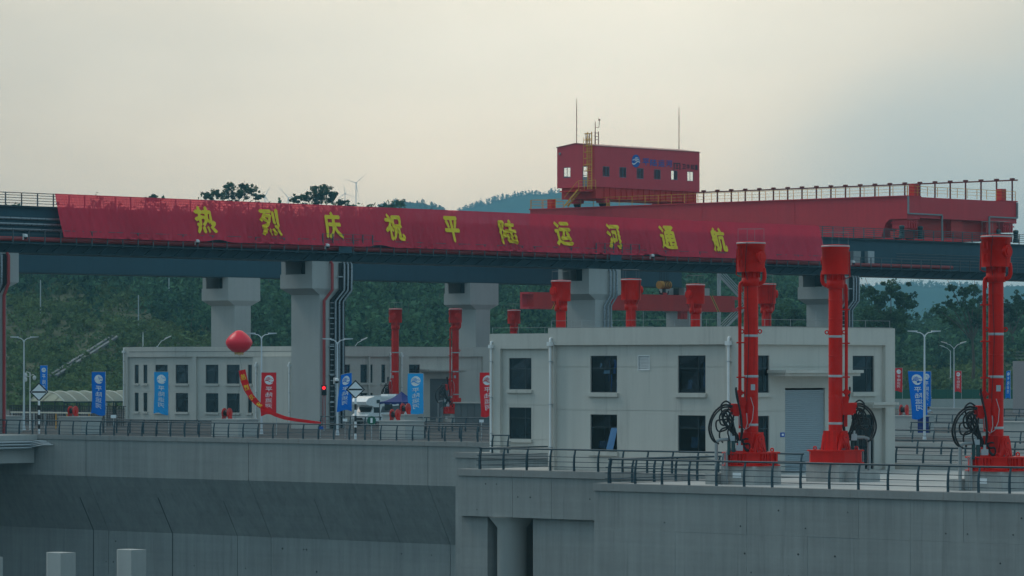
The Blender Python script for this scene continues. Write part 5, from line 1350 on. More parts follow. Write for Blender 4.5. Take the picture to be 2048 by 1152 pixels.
# left (far) machine house: a long front and a wing running back along the bridge
YF = 299.0; XF0, XF1 = on_y(246, YF)[0], on_y(616, YF)[0]; YF1 = on_x(1010, XF1)[0]
lh = thing('machine_house', 'long far two-storey beige machine house at the left, behind the flags', 'building', ((XF0 + XF1) / 2, YF + 5, 0), 'lock machine houses')
ff = FR((XF0, YF, 0), (1, 0, 0), (0, -1, 0)); uf = lambda px: on_y(px, YF)[0] - XF0; zf = lambda px, py: zof(py, on_y(px, YF)[1])
HF = zf(420, 693.5)
Zt = zf(300, 714); W1a, W1b = zf(360, 767), zf(360, 729.5); W2a, W2b = zf(360, 824), zf(360, 786)
wa = [(uf(a), uf(b), c, d_, k) for a, b, k in ((266, 274, 'slit'), (283.5, 291.5, 'slit'), (307.5, 332, 'win'), (348, 373, 'win')) for c, d_ in ((W1a, W1b), (W2a, W2b))]
wb = [(uf(a), uf(b), c, d_, k) for a, b, k in ((408, 433.5, 'win'), (450, 476, 'win'), (492.5, 500.5, 'slit')) for c, d_ in ((W1a, W1b), (W2a, W2b))]
Gf = (zf(360, 741), zf(360, 783), zf(360, 825))
facade(lh, ff, XF1 - XF0, HF, [(uf(255), uf(384), Zt, wa), (uf(392), uf(600), Zt, wb)], Gf)
fw_ = FR((XF1, YF, 0), (0, 1, 0), (1, 0, 0)); uw = lambda px: on_x(px, XF1)[0] - YF; zw = lambda px, py: zof(py, on_x(px, XF1)[1])
V1a, V1b = zw(736, 765.5), zw(736, 729)
V2a, V2b = zw(736, 823), zw(736, 786)
pa = [(uw(688), uw(703.5), V1a, V1b, 'win'), (uw(724), uw(748.5), V1a, V1b, 'win'), (uw(766), uw(774), V1a, V1b, 'slit'), (uw(724), uw(748.5), V2a, V2b, 'win')]
pb = [(uw(819), uw(843), V1a, V1b, 'win'), (uw(863), uw(905), .05, zw(880, 757.5), 'dark')]
facade(lh, fw_, YF1 - YF, HF, [(uw(640), uw(800), zw(740, 713), pa), (uw(818), uw(966), zw(880, 713), pb)], (zw(740, 739), zw(740, 781)))
canopy(lh, fw_, uw(843), uw(921), zw(900, 744), zw(900, 738.5), 1.1)
for px in (780, 802): downpipe(lh, fw_, uw(px), .05, zw(px, 708))
downpipe(lh, ff, uf(249), .05, zf(249, 700))
house_shell(lh, XF0, XF1, YF, YF + 9.5, HF)
mb = MB(); mb.box(XF1 - 11, XF1 - .3, YF + 9.5, YF1 - .3, HF - .75, HF - .5); mb.box(XF1 - 11.2, XF1 - 10.9, YF + 9.5, YF1, 0, HF); mb.box(XF1 - 10.9, XF1 - .26, YF1 - .25, YF1, 0, HF); mb.build('wing_roof', DECKM, lh)
# the lower annex in front of the long wall
an = MB(); ax0, ax1 = on_y(506, YF - 1.5)[0], on_y(597, YF - 1.5)[0]; za = zof(714, on_y(550, YF - 1.5)[1])
an.box(ax0, ax1, YF - 1.5, YF - .004, 0.004, za); an.build('annex', PLAST, lh)
fa_ = FR((ax0, YF - 1.5, 0), (1, 0, 0), (0, -1, 0))
downpipe(lh, fa_, .6, .05, za - .7); downpipe(lh, fa_, (ax1 - ax0) - 1.3, .05, za - .7)
mb = MB(); mb.box(XF0 + 1, XF1 - 1, YF - .02, YF - .003, HF - .55, HF - .5); mb.build('parapet_line', GROOVE, lh)

# ------------------------------------------------------------------ footbridge girder entering at lower left
fbz = thing('chamber_bridge', 'pale concrete bridge girder jutting in at the lower left edge', 'bridge', (-277, 212, -2.5))
mb = MB(); mb.box(-290, -268.3, 188, YW - .12, -2.45, -1.05); mb.build('girder', CONC2, fbz)
mb = MB(); mb.box(-290.3, -267.9, 188, YW - .11, -1.04, -.45); mb.build('deck_slab', COPING, fbz)
for z in (-.62, -.86, -1.12):
    mb = MB(); mb.tube([(-267.7, 188, z), (-267.7, YW - 1.0, z)], .09, 8); mb.build('service_pipe', GALV, fbz)
for k in range(4):
    mb = MB(); mb.tube([(-267.7, YW - 1.0, -.6 - .15 * k), (-267.2 + .2 * k, YW - .55, -.5 - .12 * k), (-266.6 + .3 * k, YW - .2, -.55 - .1 * k)], .06, 7); mb.build('pipe_end', GALV, fbz)
mb = MB(); mb.box(-290.3, -267.9, 188, YW - .11, -.449, .0); mb.build('parapet', CONC2, fbz)

# ------------------------------------------------------------------ blocks with hose reels
def block_reel(label, px, y, w, dpt, top, reel_px, rlab, fwd=0.0):
    p = Vector((on_y(px, y)[0], y, 0)); root = thing('concrete_block', label, 'block', (p.x, p.y, 0.004), 'concrete equipment blocks')
    mb = MB(); mb.box(p.x - w / 2, p.x + w / 2, y - dpt / 2, y + dpt / 2, 0.004, top - .12); mb.build('body', CONC2, root)
    mb = MB(); mb.box(p.x - w / 2 - .05, p.x + w / 2 + .05, y - dpt / 2 - .05, y + dpt / 2 + .05, top - .119, top); mb.build('cap', DECKM, root)
    if reel_px: reel(rlab, on_y(reel_px, y)[0], y, top)
def reel(lab, x, y, z):
    r = thing('hose_reel', lab, 'hose reel', (x, y, z), 'red hose reels')
    c = Vector((x, y, z + .48)); a = Vector((.97, .25, 0)).normalized()
    for s in (-1, 1):
        mb = MB(); mb.cyl(c + a * (s * .24), c + a * (s * .29), .44, n=24); mb.build('flange', REDB, r)
        mb = MB(); mb.cyl(c + a * (s * .29), c + a * (s * .33), .12, n=12); mb.build('hub', RED, r)
        q = Vector((-a.y, a.x, 0)); mb = MB(); mb.extrude([c + a * (s * .3) - q * .3 - Vector((0, 0, .478)), c + a * (s * .3) + q * .3 - Vector((0, 0, .478)), c + a * (s * .3) + q * .06 + Vector((0, 0, .05)), c + a * (s * .3) - q * .06 + Vector((0, 0, .05))], a * (s * .05)); mb.build('stand', RED, r)
    mb = MB(); mb.cyl(c - a * .24, c + a * .24, .25, n=20); mb.build('drum', BLACK, r)
block_reel('concrete block at the left picture edge beneath the first pier', 8, 236.5, 2.6, 2.2, 1.52, None, '')
block_reel('concrete block behind the left railing carrying a red hose reel, below the blue flag', 160, 236.5, 3.1, 2.4, 1.55, 146, 'red hose reel on the block left of the dark blue flag')
block_reel('concrete block below the red balloon carrying a hose reel', 470, 236.5, 3.3, 2.4, 1.50, 454, 'red hose reel on the block under the balloon')
block_reel('concrete block with hose reel left of the light blue flag', 803, 236.5, 3.0, 2.2, 1.55, 790, 'red hose reel on the block in front of the navy tent')
block_reel('taller grey concrete box behind the hose reel by the tent', 800, 239.6, 2.6, 1.6, 2.0, None, '')
reel('red hose reel beside the light blue flag, farther of the pair', on_y(811, 240)[0], 240.0, 2.0)
block_reel('concrete block with hose reel at the right, beside the dark blue box', 1822, 279.5, 3.3, 2.2, 1.75, 1808, 'red hose reel at the right under the flapping blue flag')
for px, y, w, lab in ((1890, 345, 5, 'low grey concrete wall far right behind the person'), (2030, 262, 4.5, 'grey concrete block at the right picture edge'), (1826, 330, 2.4, 'far grey concrete box behind the right hose reel')):
    mb = MB(); x = on_y(px, y)[0]; mb.box(x - w / 2, x + w / 2, y - .8, y + .8, .004, 1.5); mb.box(x - w / 2 - .06, x + w / 2 + .06, y - .86, y + .86, 1.503, 1.6); tag(mb.build('concrete_block', CONC2), lab, 'block', 'concrete equipment blocks')

# ------------------------------------------------------------------ flags
def flag(label, px, D, top, bot, wpx, cl, style, phase, base_z=0.004, curl=0.0, sway=0.0, tail=0.0, mirror=True, fold=1.0):
    """pole on the right edge at column px; cloth hangs from top row to bottom row and wpx wide"""
    base = at(px, D, base_z); root = thing('flag', label, 'flag', base, 'feather flags on the lock')
    s = FPX / D; H = (bot - top) / s; Wd = wpx / s; zt = zof(top, D)
    Lf = (-RT * math.cos(.25) - FW * math.sin(.25) * (1 if style % 2 else -1))
    Nn = Vector((Lf.y, -Lf.x, 0));  Nn = Nn if Nn.dot(FW) < 0 else -Nn
    def S(u_, v_, lift=0.0):
        wv = .07 * math.sin(3 * u_ * 2 + v_ * 5 + phase) * u_ + .05 * v_ * math.sin(v_ * 9 + u_ * 5 + phase * 2) + .06 * max(0, v_ - .75) * math.sin(u_ * 14 + v_ * 25 + phase) * 4
        x = u_ * Wd * (1 - curl * (1 - v_) * .55 - .06 * math.sin(v_ * 4 + phase) * v_) + sway * v_ * (1 - v_ * .2) * Wd
        z = zt - v_ * H * (1 + .03 * math.sin(u_ * 5 + phase)) - tail * max(0, v_ - .8) * u_ * 3 + curl * u_ * u_ * (1 - v_) * -.35
        return base * 1 + Vector((0, 0, -base.z)) + Lf * x + Nn * (wv + curl * u_ * .5 + lift) + Vector((0, 0, z))
    mb = MB(); mb.cyl(base, (base.x, base.y, zt + .06), .035, .025, 8); mb.build('pole', GALV, root)
    mb = MB(); mb.tube([S(k / 6, 0) + Vector((0, 0, .015)) for k in range(7)], .018, 5); mb.build('top_bar', GALV, root)
    mb = MB(); mb.grid(18, 44, lambda a, b: tuple(S(a, b))); mb.build('cloth', cl, root, fix=False)
    wave_m = {'flag_cloth_blue': FLB, 'flag_cloth_light_blue': FLL, 'flag_cloth_red': FLR}[cl.name]
    def M_(u0, u1, v0, v1, lift):
        return lambda a, b: S(u0 + (u1 - u0) * (a if mirror else 1 - a), v1 + (v0 - v1) * b, lift)
    rw = .62 * Wd / H
    emblem(M_(.19, .81, .065, .065 + rw, .03), root, FLW, wave_m, M_(.19, .81, .065, .065 + rw, .045))
    hgt = (.88 - .065 - rw - .06) / 4
    for k, ch in enumerate('平陆运河'):
        v0 = .065 + rw + .05 + k * hgt
        letter('character', ch, M_(.28, .72, v0, v0 + hgt * .82, .035), FLW, root, .01)
    for k in range(6):
        p = S(0, .08 + .17 * k); mb = MB(); mb.tube([p + Vector((.05 * math.cos(a), 0, .05 * math.sin(a))) for a in [j * math.pi / 3 for j in range(7)]], .012, 4); mb.build('ring', FLW, root)
D_ = lambda px, y: on_y(px, y)[1]
flag('dark blue vertical flag with white emblem standing by the curved shed roof', 211, D_(211, 243), 744, 829, 29, FCB, 0, .3)
flag('small blue flag far behind the diamond sign on the left', 95, 560, 731, 802, 15, FCB, 1, 1.2, base_z=tz(95, 560) - .05)
flag('light blue vertical flag in front of the far left house', 337, D_(337, 243), 744, 828, 30, FCL, 0, 1.1)
flag('red vertical flag beside the balloon ribbon', 553, D_(553, 243), 745, 831, 31, FCR, 1, 2.0)
flag('dark blue flag curled by wind beside the traffic light', 704, D_(704, 243), 746, 822, 30, FCB, 0, 2.7, curl=.55)
flag('light blue flag with torn tail right of the navy tent', 847, D_(847, 243), 747, 829, 32, FCL, 1, 3.6, tail=.35)
flag('red flag partly hidden by the middle machine house', 990, D_(990, 243), 745, 832, 31, FCR, 1, 4.2)
flag('small red flag just right of the near machine house', 1805, 568, 736, 783, 15, FCR, 0, .9, base_z=tz(1805, 568) - .05)
flag('large dark blue flag flapping to the left of the lamp post at the right', 1850, 330, 743, 832, 33, FCB, 0, 5.0, curl=-.1, sway=-.2, tail=.5)
flag('dark blue flag directly behind the lamp post at the right', 1862, 430, 743, 811, 19, FCB, 1, .4)
flag('small red flag by the twin lamp posts at the right', 1923, 568, 742, 784, 14, FCR, 1, 1.7, base_z=tz(1923, 568) - .05)
flag('narrow blue flag far right beside the speed limit sign', 2021, 568, 741, 797, 10, FCB, 0, 2.2, base_z=tz(2021, 568) - .05, curl=.4)

# ------------------------------------------------------------------ lamp posts
def lamp(label, px, D, top, arms=2, base_z=0.004, span=.62, tilt=.2, arm_dir=1):
    base = at(px, D, base_z); zt = zof(top, D); root = thing('street_lamp', label, 'street lamp', base, 'street lamps')
    LW = mat('lamp_white', (0.62, 0.66, 0.68), 0.4, var=0.05)
    mb = MB(); mb.cyl(base, (base.x, base.y, zt - .1), .11, .06, 12); mb.build('pole', LW, root)
    mb = MB(); mb.cyl(base, base + Vector((0, 0, .35)), .17, .13, 12); mb.build('base_plate', LW, root)
    for s in ((-1, 1) if arms == 2 else (arm_dir,)):
        d_ = (RT * s + FW * .35).normalized(); c = Vector((base.x, base.y, zt))
        e = c + d_ * span + Vector((0, 0, tilt * .5))
        mb = MB(); mb.tube([c - Vector((0, 0, .35)), c + d_ * .12 - Vector((0, 0, .08)), c + d_ * span * .55 + Vector((0, 0, tilt * .35)), e], .04, 7); am = mb.build('arm', LW, root)
        q = Vector((-d_.y, d_.x, 0)); f = e + d_ * .75 + Vector((0, 0, tilt * .28)); mb = MB()
        lo = [e - q * .1, e + q * .1, f + q * .12, f - q * .12]; mid = [e - q * .13 + Vector((0, 0, .15)), e + q * .13 + Vector((0, 0, .15)), f + q * .15 + Vector((0, 0, .09)), f - q * .15 + Vector((0, 0, .09))]
        mb.add(lo + mid, [(0, 1, 2, 3), (4, 5, 6, 7)] + [(i, (i + 1) % 4, 4 + (i + 1) % 4, 4 + i) for i in range(4)]); mb.build('lamp_head', LW, am)
lamp('white twin-arm street lamp at the far left behind the diamond sign', 48, D_(48, 246), 678)
lamp('white twin-arm street lamp beside the balloon', 523, D_(523, 246), 671)
lamp('white twin-arm street lamp in front of the second pier', 675, D_(675, 246), 682)
lamp('white twin-arm street lamp at the right with the blue flags', 1849, 322, 667)
lamp('tall twin-arm lamp post at the right, left one of the close pair', 1901, 640, 700, 1, tz(1901, 640) - .1, 1.0, .9, -1)
lamp('slim twin-arm lamp post at the right, right one of the close pair', 1908, 500, 694, 2, 0.004, .9, .8)
lamp('single-arm street lamp rising behind the far left house roof', 314, 470, 690, 1, 0.004, .95, 1.3, 1)
lamp('single-arm street lamp rising behind the roof right of the second pier', 707, 478, 693, 1, 0.004, .95, 1.3, 1)
Dso = hit(286, 690); p = at(286, Dso); root = thing('solar_camera_pole', 'small pole with solar panel on the left slope', 'pole', (p.x, p.y, tz(286, Dso)))
mb = MB(); mb.cyl((p.x, p.y, tz(286, Dso) - .3), (p.x, p.y, zof(664, Dso)), .1, n=8); mb.build('pole', WHITEP, root)
mb = MB(); mb.beam(at(279, Dso, zof(668, Dso)), at(292, Dso, zof(663, Dso)), .7, .06); mb.build('solar_panel', DARKSTEEL, root)
for px, y0, y1, lab in ((60, 747, 833, 'white camera pole with two dome cameras by the left lamp'),):
    Dq = D_(px, 247); p = at(px, Dq, .004); root = thing('camera_pole', lab, 'pole', p)
    mb = MB(); mb.cyl(p, (p.x, p.y, zof(745, Dq)), .07, .05, 8); mb.build('pole', WHITEP, root)
    for s, dz in ((-1, .25), (1, 0), (-1, -.15)):
        c = Vector((p.x, p.y, zof(751, Dq) + dz)); e = c + RT * (s * .42)
        mb = MB(); mb.tube([c, c + RT * (s * .3) + Vector((0, 0, .1)), e], .03, 6); mb.build('arm', WHITEP, root)
        mb = MB(); mb.lathe(e - Vector((0, 0, .45)), [(.05, .0), (.15, .1), (.17, .3), (.1, .42)], 12); mb.build('camera_housing', WHITEP, root)
p = at(668, D_(668, 245)); cctv('white dome camera on the lamp pole beside the curled blue flag', (p.x, p.y, zof(768, D_(668, 245))))

# ------------------------------------------------------------------ signs and signal
def diamond(label, px, py, D, tall):
    base = at(px, D, .004); c = at(px, D, zof(py, D)); root = thing('diamond_sign', label, 'sign', base, 'diamond signs')
    h = tall / 2 * D / FPX; n = -FW
    def dm(k, off, flip=0): return [c + n * off + RT * (h * k), c + n * off + Vector((0, 0, h * k)), c + n * off - RT * (h * k), c + n * off - Vector((0, 0, h * k))]
    mb = MB(); mb.extrude(dm(1.0, 0), FW * .05); mb.build('border', BLACK, root)
    mb = MB(); mb.add(dm(.83, .006), [(0, 1, 2, 3)]); mb.build('face', FLW, root, fix=False)
    b = .17; mb = MB(); q = .83
    mb.add([c + n * .012 + RT * (h * (q - b * .5)) + Vector((0, 0, h * b * .5)), c + n * .012 - RT * (h * (q - b * .5)) + Vector((0, 0, h * b * .5)), c + n * .012 - RT * (h * (q - b * .5)) - Vector((0, 0, h * b * .5)), c + n * .012 + RT * (h * (q - b * .5)) - Vector((0, 0, h * b * .5))], [(0, 1, 2, 3)]); mb.build('bar', BLACK, root, fix=False)
    z1 = c.z - h * .9; n_ = 7
    for k in range(n_):
        z = base.z + (z1 - base.z) * k / n_; mb = MB(); mb.cyl((base.x, base.y, z), (base.x, base.y, z + (z1 - base.z) / n_), .10, n=12); mb.build('post_band', BLACK if k % 2 else FLW, root)
diamond('black and white diamond sign on a striped post, left edge of the deck', 78, 784, D_(78, 233.5), 38)
diamond('black and white diamond sign on a striped post beside the motorhome', 711, 779, D_(711, 233.5), 38)
c = at(743, D_(743, 233), zof(841, D_(743, 233))); base = at(743, D_(743, 233), .004); root = thing('number_sign', 'round green sign with white numeral one on the railing', 'sign', base)
mb = MB(); mb.cyl(c, c + FW * .05, .36, n=28); mb.build('disc', SIGNG, root)
letter('numeral', '1', lambda a, b: c - FW * .012 + RT * (-.09 + .18 * a) + Vector((0, 0, -.2 + .4 * b)), FLW, root, .03)
mb = MB(); mb.cyl(base + FW * .06, c + FW * .06, .04, n=8); mb.build('post', GALV, root)
Dt = D_(648, 262); base = at(648, Dt, .004); root = thing('traffic_light', 'black two-lamp traffic light showing red beside the second pier', 'traffic light', base)
mb = MB(); q = at(648, Dt, zof(780.5, Dt)); mb.cbox(q, .46, .3, .95, TH); mb.build('housing', BLACK, root)
mb = MB(); mb.cyl(base + FW * .1, (base.x + FW.x * .1, base.y + FW.y * .1, q.z - .4), .06, n=8); mb.build('pole', GREYP, root)
LRED = mat('lit_red_lamp', (0.8, 0.01, 0.01), .4, emit=((1.0, 0.02, 0.03), 1.6))
for dz, m in ((.22, LRED), (-.22, DARK)):
    mb = MB(); cc_ = q - FW * .16 + Vector((0, 0, dz)); mb.cyl(cc_, cc_ - FW * .02, .16, n=18); mb.build('lamp_lens', m, root)
    mb = MB(); mb.grid(8, 1, lambda a, b: tuple(cc_ - FW * (.02 + .16 * b) + RT * (.18 * math.cos(math.pi * a)) + Vector((0, 0, .18 * math.sin(math.pi * a))))); mb.build('visor', BLACK, root, fix=False)
Ds = 600; base = at(2036, Ds, tz(2036, Ds)); root = thing('speed_limit_sign', 'round red-rimmed speed limit sign reading 10 at the far right', 'sign', base); c = at(2036, Ds, zof(762, Ds))
mb = MB(); mb.cyl(base - Vector((0, 0, .2)), c, .05, n=8); mb.build('post', GALV, root)
mb = MB(); mb.cyl(c - FW * .03, c - FW * .06, .46, n=28); mb.build('rim', FLR, root)
mb = MB(); mb.cyl(c - FW * .062, c - FW * .07, .36, n=28); mb.build('face', FLW, root)
for k, ch in enumerate('10'): letter('numeral', ch, lambda a, b: c - FW * .08 + RT * (-.2 + .24 * k + .18 * a) + Vector((0, 0, -.2 + .4 * b)), BLACK, root, .02)
mb = MB(); c2 = at(2036.5, Ds, zof(774, Ds)); mb.extrude([c2 - RT * .36 - Vector((0, 0, .28)) - FW * .06, c2 + RT * .36 - Vector((0, 0, .28)) - FW * .06, c2 + Vector((0, 0, .34)) - FW * .06], FW * .03); mb.build('warning_triangle', HOOKY, root)

# ------------------------------------------------------------------ balloon and ribbon
Db = D_(478, 236); c = at(478, Db, zof(684, Db)); k_ = Db / FPX
bl = thing('balloon', 'red lantern-shaped balloon with yellow fringe floating above the left deck', 'balloon', (c.x, c.y, c.z - 25 * k_))
prof = [(.02, 23.4), (4, 23.0), (7, 22), (12, 18.5), (19, 12.5), (25, 5), (26.8, 0), (26, -5), (22, -12), (15, -18), (10, -20.5), (8.5, -21.5)]
mb = MB(); mb.lathe(c, [(a * k_, b * k_) for a, b in prof], 40); mb.build('envelope', BALL, bl)
for i in range(16):
    a = i * math.pi / 8; r_ = 9.5 * k_; l = random.uniform(4, 7) * k_; p = c + Vector((r_ * math.cos(a), r_ * math.sin(a), -20.5 * k_)); t = Vector((-math.sin(a), math.cos(a), 0)) * (1.9 * k_)
    mb = MB(); mb.add([p - t, p + t, p + t * .6 - Vector((0, 0, l)), p - t * .3 - Vector((0, 0, l * .8))], [(0, 1, 2, 3)]); mb.build('fringe', HOOKY, bl, fix=False)
bz = at(470, D_(470, 236.5), 1.5)
mb = MB(); mb.tube([c - Vector((0, 0, 21 * k_)), at(484, Db, zof(740, Db)), bz], .008, 4); mb.build('tether', DARK, bl)
rb = thing('ribbon', 'long red ribbon with gold characters trailing from the balloon line to the railing', 'ribbon', at(560, Db, zof(848, Db)))
path = [(484, 740, 7), (488, 760, 7), (494, 778, 6.5), (503, 794, 6), (516, 808, 5), (532, 819, 4.5), (550, 829, 4), (570, 836, 3.6), (592, 840, 3.2), (615, 843, 3), (642, 846, 2.2)]
def rpt(f):
    t = f * (len(path) - 1); i = min(int(t), len(path) - 2); g = t - i
    a, b = path[i], path[i + 1]; return [a[j] + (b[j] - a[j]) * g for j in range(3)]
def ribs(f, s, lift=0.0):
    x, y, w = rpt(f); x2, y2, _ = rpt(min(1, f + .02)); x1, y1, _ = rpt(max(0, f - .02)); dx, dy = x2 - x1, y2 - y1; l = math.hypot(dx, dy) or 1
    nx, ny = -dy / l, dx / l; q = at(x + nx * w * s, Db - 1.5 * f, zof(y + ny * w * s, Db - 1.5 * f))
    return q + FW * (.12 * math.sin(f * 24 + s * 1.5) - lift)
mb = MB(); mb.grid(70, 4, lambda a, b: tuple(ribs(a, b * 2 - 1))); mb.build('ribbon_cloth', RIB, rb, fix=False)
for i, ch in enumerate('热烈庆祝'):
    f0 = .04 + .115 * i; letter('character', ch, lambda a, b: ribs(f0 + .06 * (1 - b), .7 - 1.4 * a, .05), GOLD, rb, .015)

# ------------------------------------------------------------------ motorhome and navy tent, cabinets
Dv = 402; vb_ = at(737, Dv, .004)
rv = thing('motorhome', 'white motorhome with overcab bed and dark windows parked behind the tent', 'motorhome', vb_)
vx, vy = vb_.x, vb_.y       # front nearside corner area; body runs along +y, side looks to +x
Wv = 2.25
def prof_body():
    return [(0.0, .45), (-.25, .75), (-.22, 1.05), (.55, 1.45), (.85, 1.95), (-.25, 2.15), (-.35, 2.45), (.05, 2.80), (.9, 3.0), (6.6, 3.0), (6.7, .45)]
mb = MB(); mb.extrude([(vx - Wv, vy + a, z) for a, z in prof_body()], (Wv, 0, 0)); mb.build('body', WHITEC, rv)
VG = mat('vehicle_glass', (0.012, 0.02, 0.022), .08, var=.1, spec=.6)
mb = MB(); mb.add([(vx - Wv + .15, vy + .46, 1.43), (vx - .15, vy + .46, 1.43), (vx - .22, vy + .80, 1.92), (vx - Wv + .22, vy + .80, 1.92)], [(0, 1, 2, 3)]); 
mb.v = [(a, b - .04, z) for a, b, z in mb.v]; mb.build('windscreen', VG, rv, fix=False)
for a, b, z0, z1, nm in ((.75, 1.55, 1.35, 1.9, 'cab_window'), (1.15, 1.6, 2.3, 2.65, 'overcab_window'), (2.3, 3.4, 1.6, 2.2, 'side_window'), (4.4, 5.4, 1.6, 2.2, 'side_window')):
    mb = MB(); mb.box(vx + .003, vx + .03, vy + a, vy + b, z0, z1); mb.build(nm, VG, rv)
mb = MB(); mb.extrude([(vx + .004, vy + 1.7, 1.35), (vx + .004, vy + 5.9, 1.5), (vx + .004, vy + 6.4, 2.1), (vx + .004, vy + 2.0, 1.98)], (.012, 0, 0)); mb.build('side_decal', DARKSTEEL, rv)
mb = MB(); mb.box(vx - Wv + .5, vx - .5, vy + 1.0, vy + 2.4, 3.003, 3.08); mb.build('roof_panel', GALV, rv)
mb = MB(); mb.box(vx - 1.6, vx - .6, vy + 3.4, vy + 4.6, 3.003, 3.2); mb.build('air_conditioner', WHITEC, rv)
mb = MB(); mb.box(vx + .004, vx + .06, vy + 1.9, vy + 6.0, 2.75, 2.9); mb.build('awning_box', WHITEC, rv)
for yy in (.75, 5.2):
    for xx in (vx - .22, vx - Wv + .22):
        mb = MB(); mb.cyl((xx - .12, vy + yy, .36), (xx + .24 if xx > vx - 1 else xx + .12, vy + yy, .36), .36, n=22); wh = mb.build('wheel', BLACK, rv)
        mb = MB(); mb.cyl((xx + .241, vy + yy, .36), (xx + .25, vy + yy, .36), .2, n=16); mb.build('rim', GALV, wh)
for xx in (vx - .35, vx - Wv + .35):
    mb = MB(); mb.cbox((xx, vy - .24, .95), .4, .1, .2); mb.build('headlight', FLW, rv)
mb = MB(); mb.box(vx - Wv + .6, vx - .6, vy - .27, vy - .2, .62, .85); mb.build('grille', DARK, rv)
Dn = 388; tp_ = at(803, Dn, .004); tn = thing('canopy_tent', 'navy blue pop-up canopy tent with pointed top', 'tent', tp_)
h = 1.5; pk = Vector((tp_.x, tp_.y, zof(783, Dn))); ez = zof(806, Dn) + .12
cor = [Vector((tp_.x + a * h, tp_.y + b * h, ez)) for a, b in ((-1, -1), (1, -1), (1, 1), (-1, 1))]
mb = MB()
for i in range(4):
    a, b = cor[i], cor[(i + 1) % 4]
    for k in range(6):
        f0, f1 = k / 6, (k + 1) / 6
        def q(p, f): 
            r_ = p + (pk - p) * f; r_.z -= .22 * math.sin(math.pi * f); return r_
        mb.add([q(a, f0), q(b, f0), q(b, f1), q(a, f1)], [(0, 1, 2, 3)], True)
mb.build('canopy', NAVY, tn, fix=False)
for i in range(4):
    a, b = cor[i], cor[(i + 1) % 4]; mb = MB(); mb.grid(10, 2, lambda u_, v_: tuple(a + (b - a) * u_ - Vector((0, 0, v_ * (.22 + .05 * math.cos(u_ * 6 * math.pi)))))); mb.build('valance', NAVY, tn, fix=False)
    mb = MB(); mb.box(a.x - .03, a.x + .03, a.y - .03, a.y + .03, .004, ez); mb.build('leg', DARKSTEEL, tn)
Dk = 398; p = at(936, Dk, .004); cb = thing('equipment_cabinet', 'row of dark grey equipment cabinets with pale roof right of the far hoist', 'cabinet', p)
w4 = 54 * Dk / FPX / CS
mb = MB(); mb.box(p.x - w4 / 2, p.x + w4 / 2, p.y, p.y + 1.2, .004, 2.32); mb.build('carcass', DARKSTEEL, cb)
mb = MB(); mb.box(p.x - w4 / 2 - .1, p.x + w4 / 2 + .1, p.y - .15, p.y + 1.3, 2.323, 2.45); mb.build('roof', DECKM, cb)
for k in range(4):
    a = p.x - w4 / 2 + w4 * k / 4; mb = MB(); mb.box(a + .03, a + w4 / 4 - .03, p.y - .03, p.y - .003, .15, 2.28); mb.build('door', DARKSTEEL, cb)

# notice plates hung on the left railings
for px, py, w, m, lab in ((690, 840, 9, FLW, 'small white notice plate below the curled blue flag'), (963, 842, 9, FLW, 'small white notice plate below the rightmost red flag'), (227, 833, 11, FLW, 'white notice plate beside the far left house corner'), (641, 856, 11, SIGNB, 'blue notice plate on the railing where the ribbon ends')):
    Dp = D_(px, 236); c = at(px, Dp, zof(py, Dp)); root = thing('notice_plate', lab, 'notice', (c.x, c.y, .004), 'notice plates on the railings'); k = Dp / FPX * w / 2
    mb = MB(); mb.cbox(c, k * 2, .02, k * 1.2, TH); mb.build('plate', m, root)
    mb = MB(); mb.cyl((c.x + FW.x * .05, c.y + FW.y * .05, .004), c + FW * .05, .025, n=6); mb.build('stake', GALV, root)

# ------------------------------------------------------------------ curved shed and ornamental fence at the left
Dsh = 462; sb = at(100, Dsh, .004); sh = thing('bicycle_shed', 'open shed with curved translucent ribbed roof at the left', 'shed', sb)
sx, sy = sb.x - .5, sb.y; sw, sl_ = 6.0, 17.0; ze, zp = zof(803, Dsh), zof(783, Dsh)
def arch(f, off=0.0):
    a = -1 + 2 * f; return sx + a * sw / 2, ze + (zp - ze) * (1 - a * a) + off
for j in range(9):
    y0 = sy + sl_ * j / 9; mb = MB(); mb.grid(14, 1, lambda a, b: (arch(a)[0], y0 + .1 + b * (sl_ / 9 - .1), arch(a)[1])); mb.build('roof_panel', SHEDR, sh, fix=False)
for j in range(10):
    y0 = sy + sl_ * j / 9; mb = MB()
    mb.tube([(arch(k / 14)[0], y0, arch(k / 14)[1] + .03) for k in range(15)], .075, 6); mb.build('roof_rib', mat('shed_rib', (0.55, 0.56, 0.48), .5), sh)
    for s in (-1, 1):
        mb = MB(); mb.cyl((sx + s * sw / 2, y0, .004), (sx + s * sw / 2, y0, ze), .07, n=8); mb.build('column', STEELD, sh)
for s in (-1, 1):
    mb = MB(); mb.box(sx + s * sw / 2 - .08, sx + s * sw / 2 + .08, sy - .1, sy + sl_ + .1, ze - .14, ze); mb.build('eaves_beam', STEELD, sh)
yfz = 270.0; fx0, fx1 = on_y(20, yfz)[0], on_y(252, yfz)[0]
fz = thing('ornamental_fence', 'dark ornamental metal fence with rings below the curved shed', 'fence', ((fx0 + fx1) / 2, yfz, .004))
pk_ = MB(); pk_.box(-.045, .045, -.02, .02, 0, 1.95)
for z in (.75, 1.15, 1.55):
    pk_.tube([(.13 + .10 * math.cos(a), 0, z + .13 * math.sin(a)) for a in [k * math.pi / 4 for k in range(9)]], .025, 4)
PKM = mesh_of(pk_, mat('fence_black', (0.015, 0.022, 0.025), .5), 'picket')
n = int((fx1 - fx0) / .27)
for i in range(n): place('picket', PKM, fz, (fx0 + i * .27, yfz, .004))
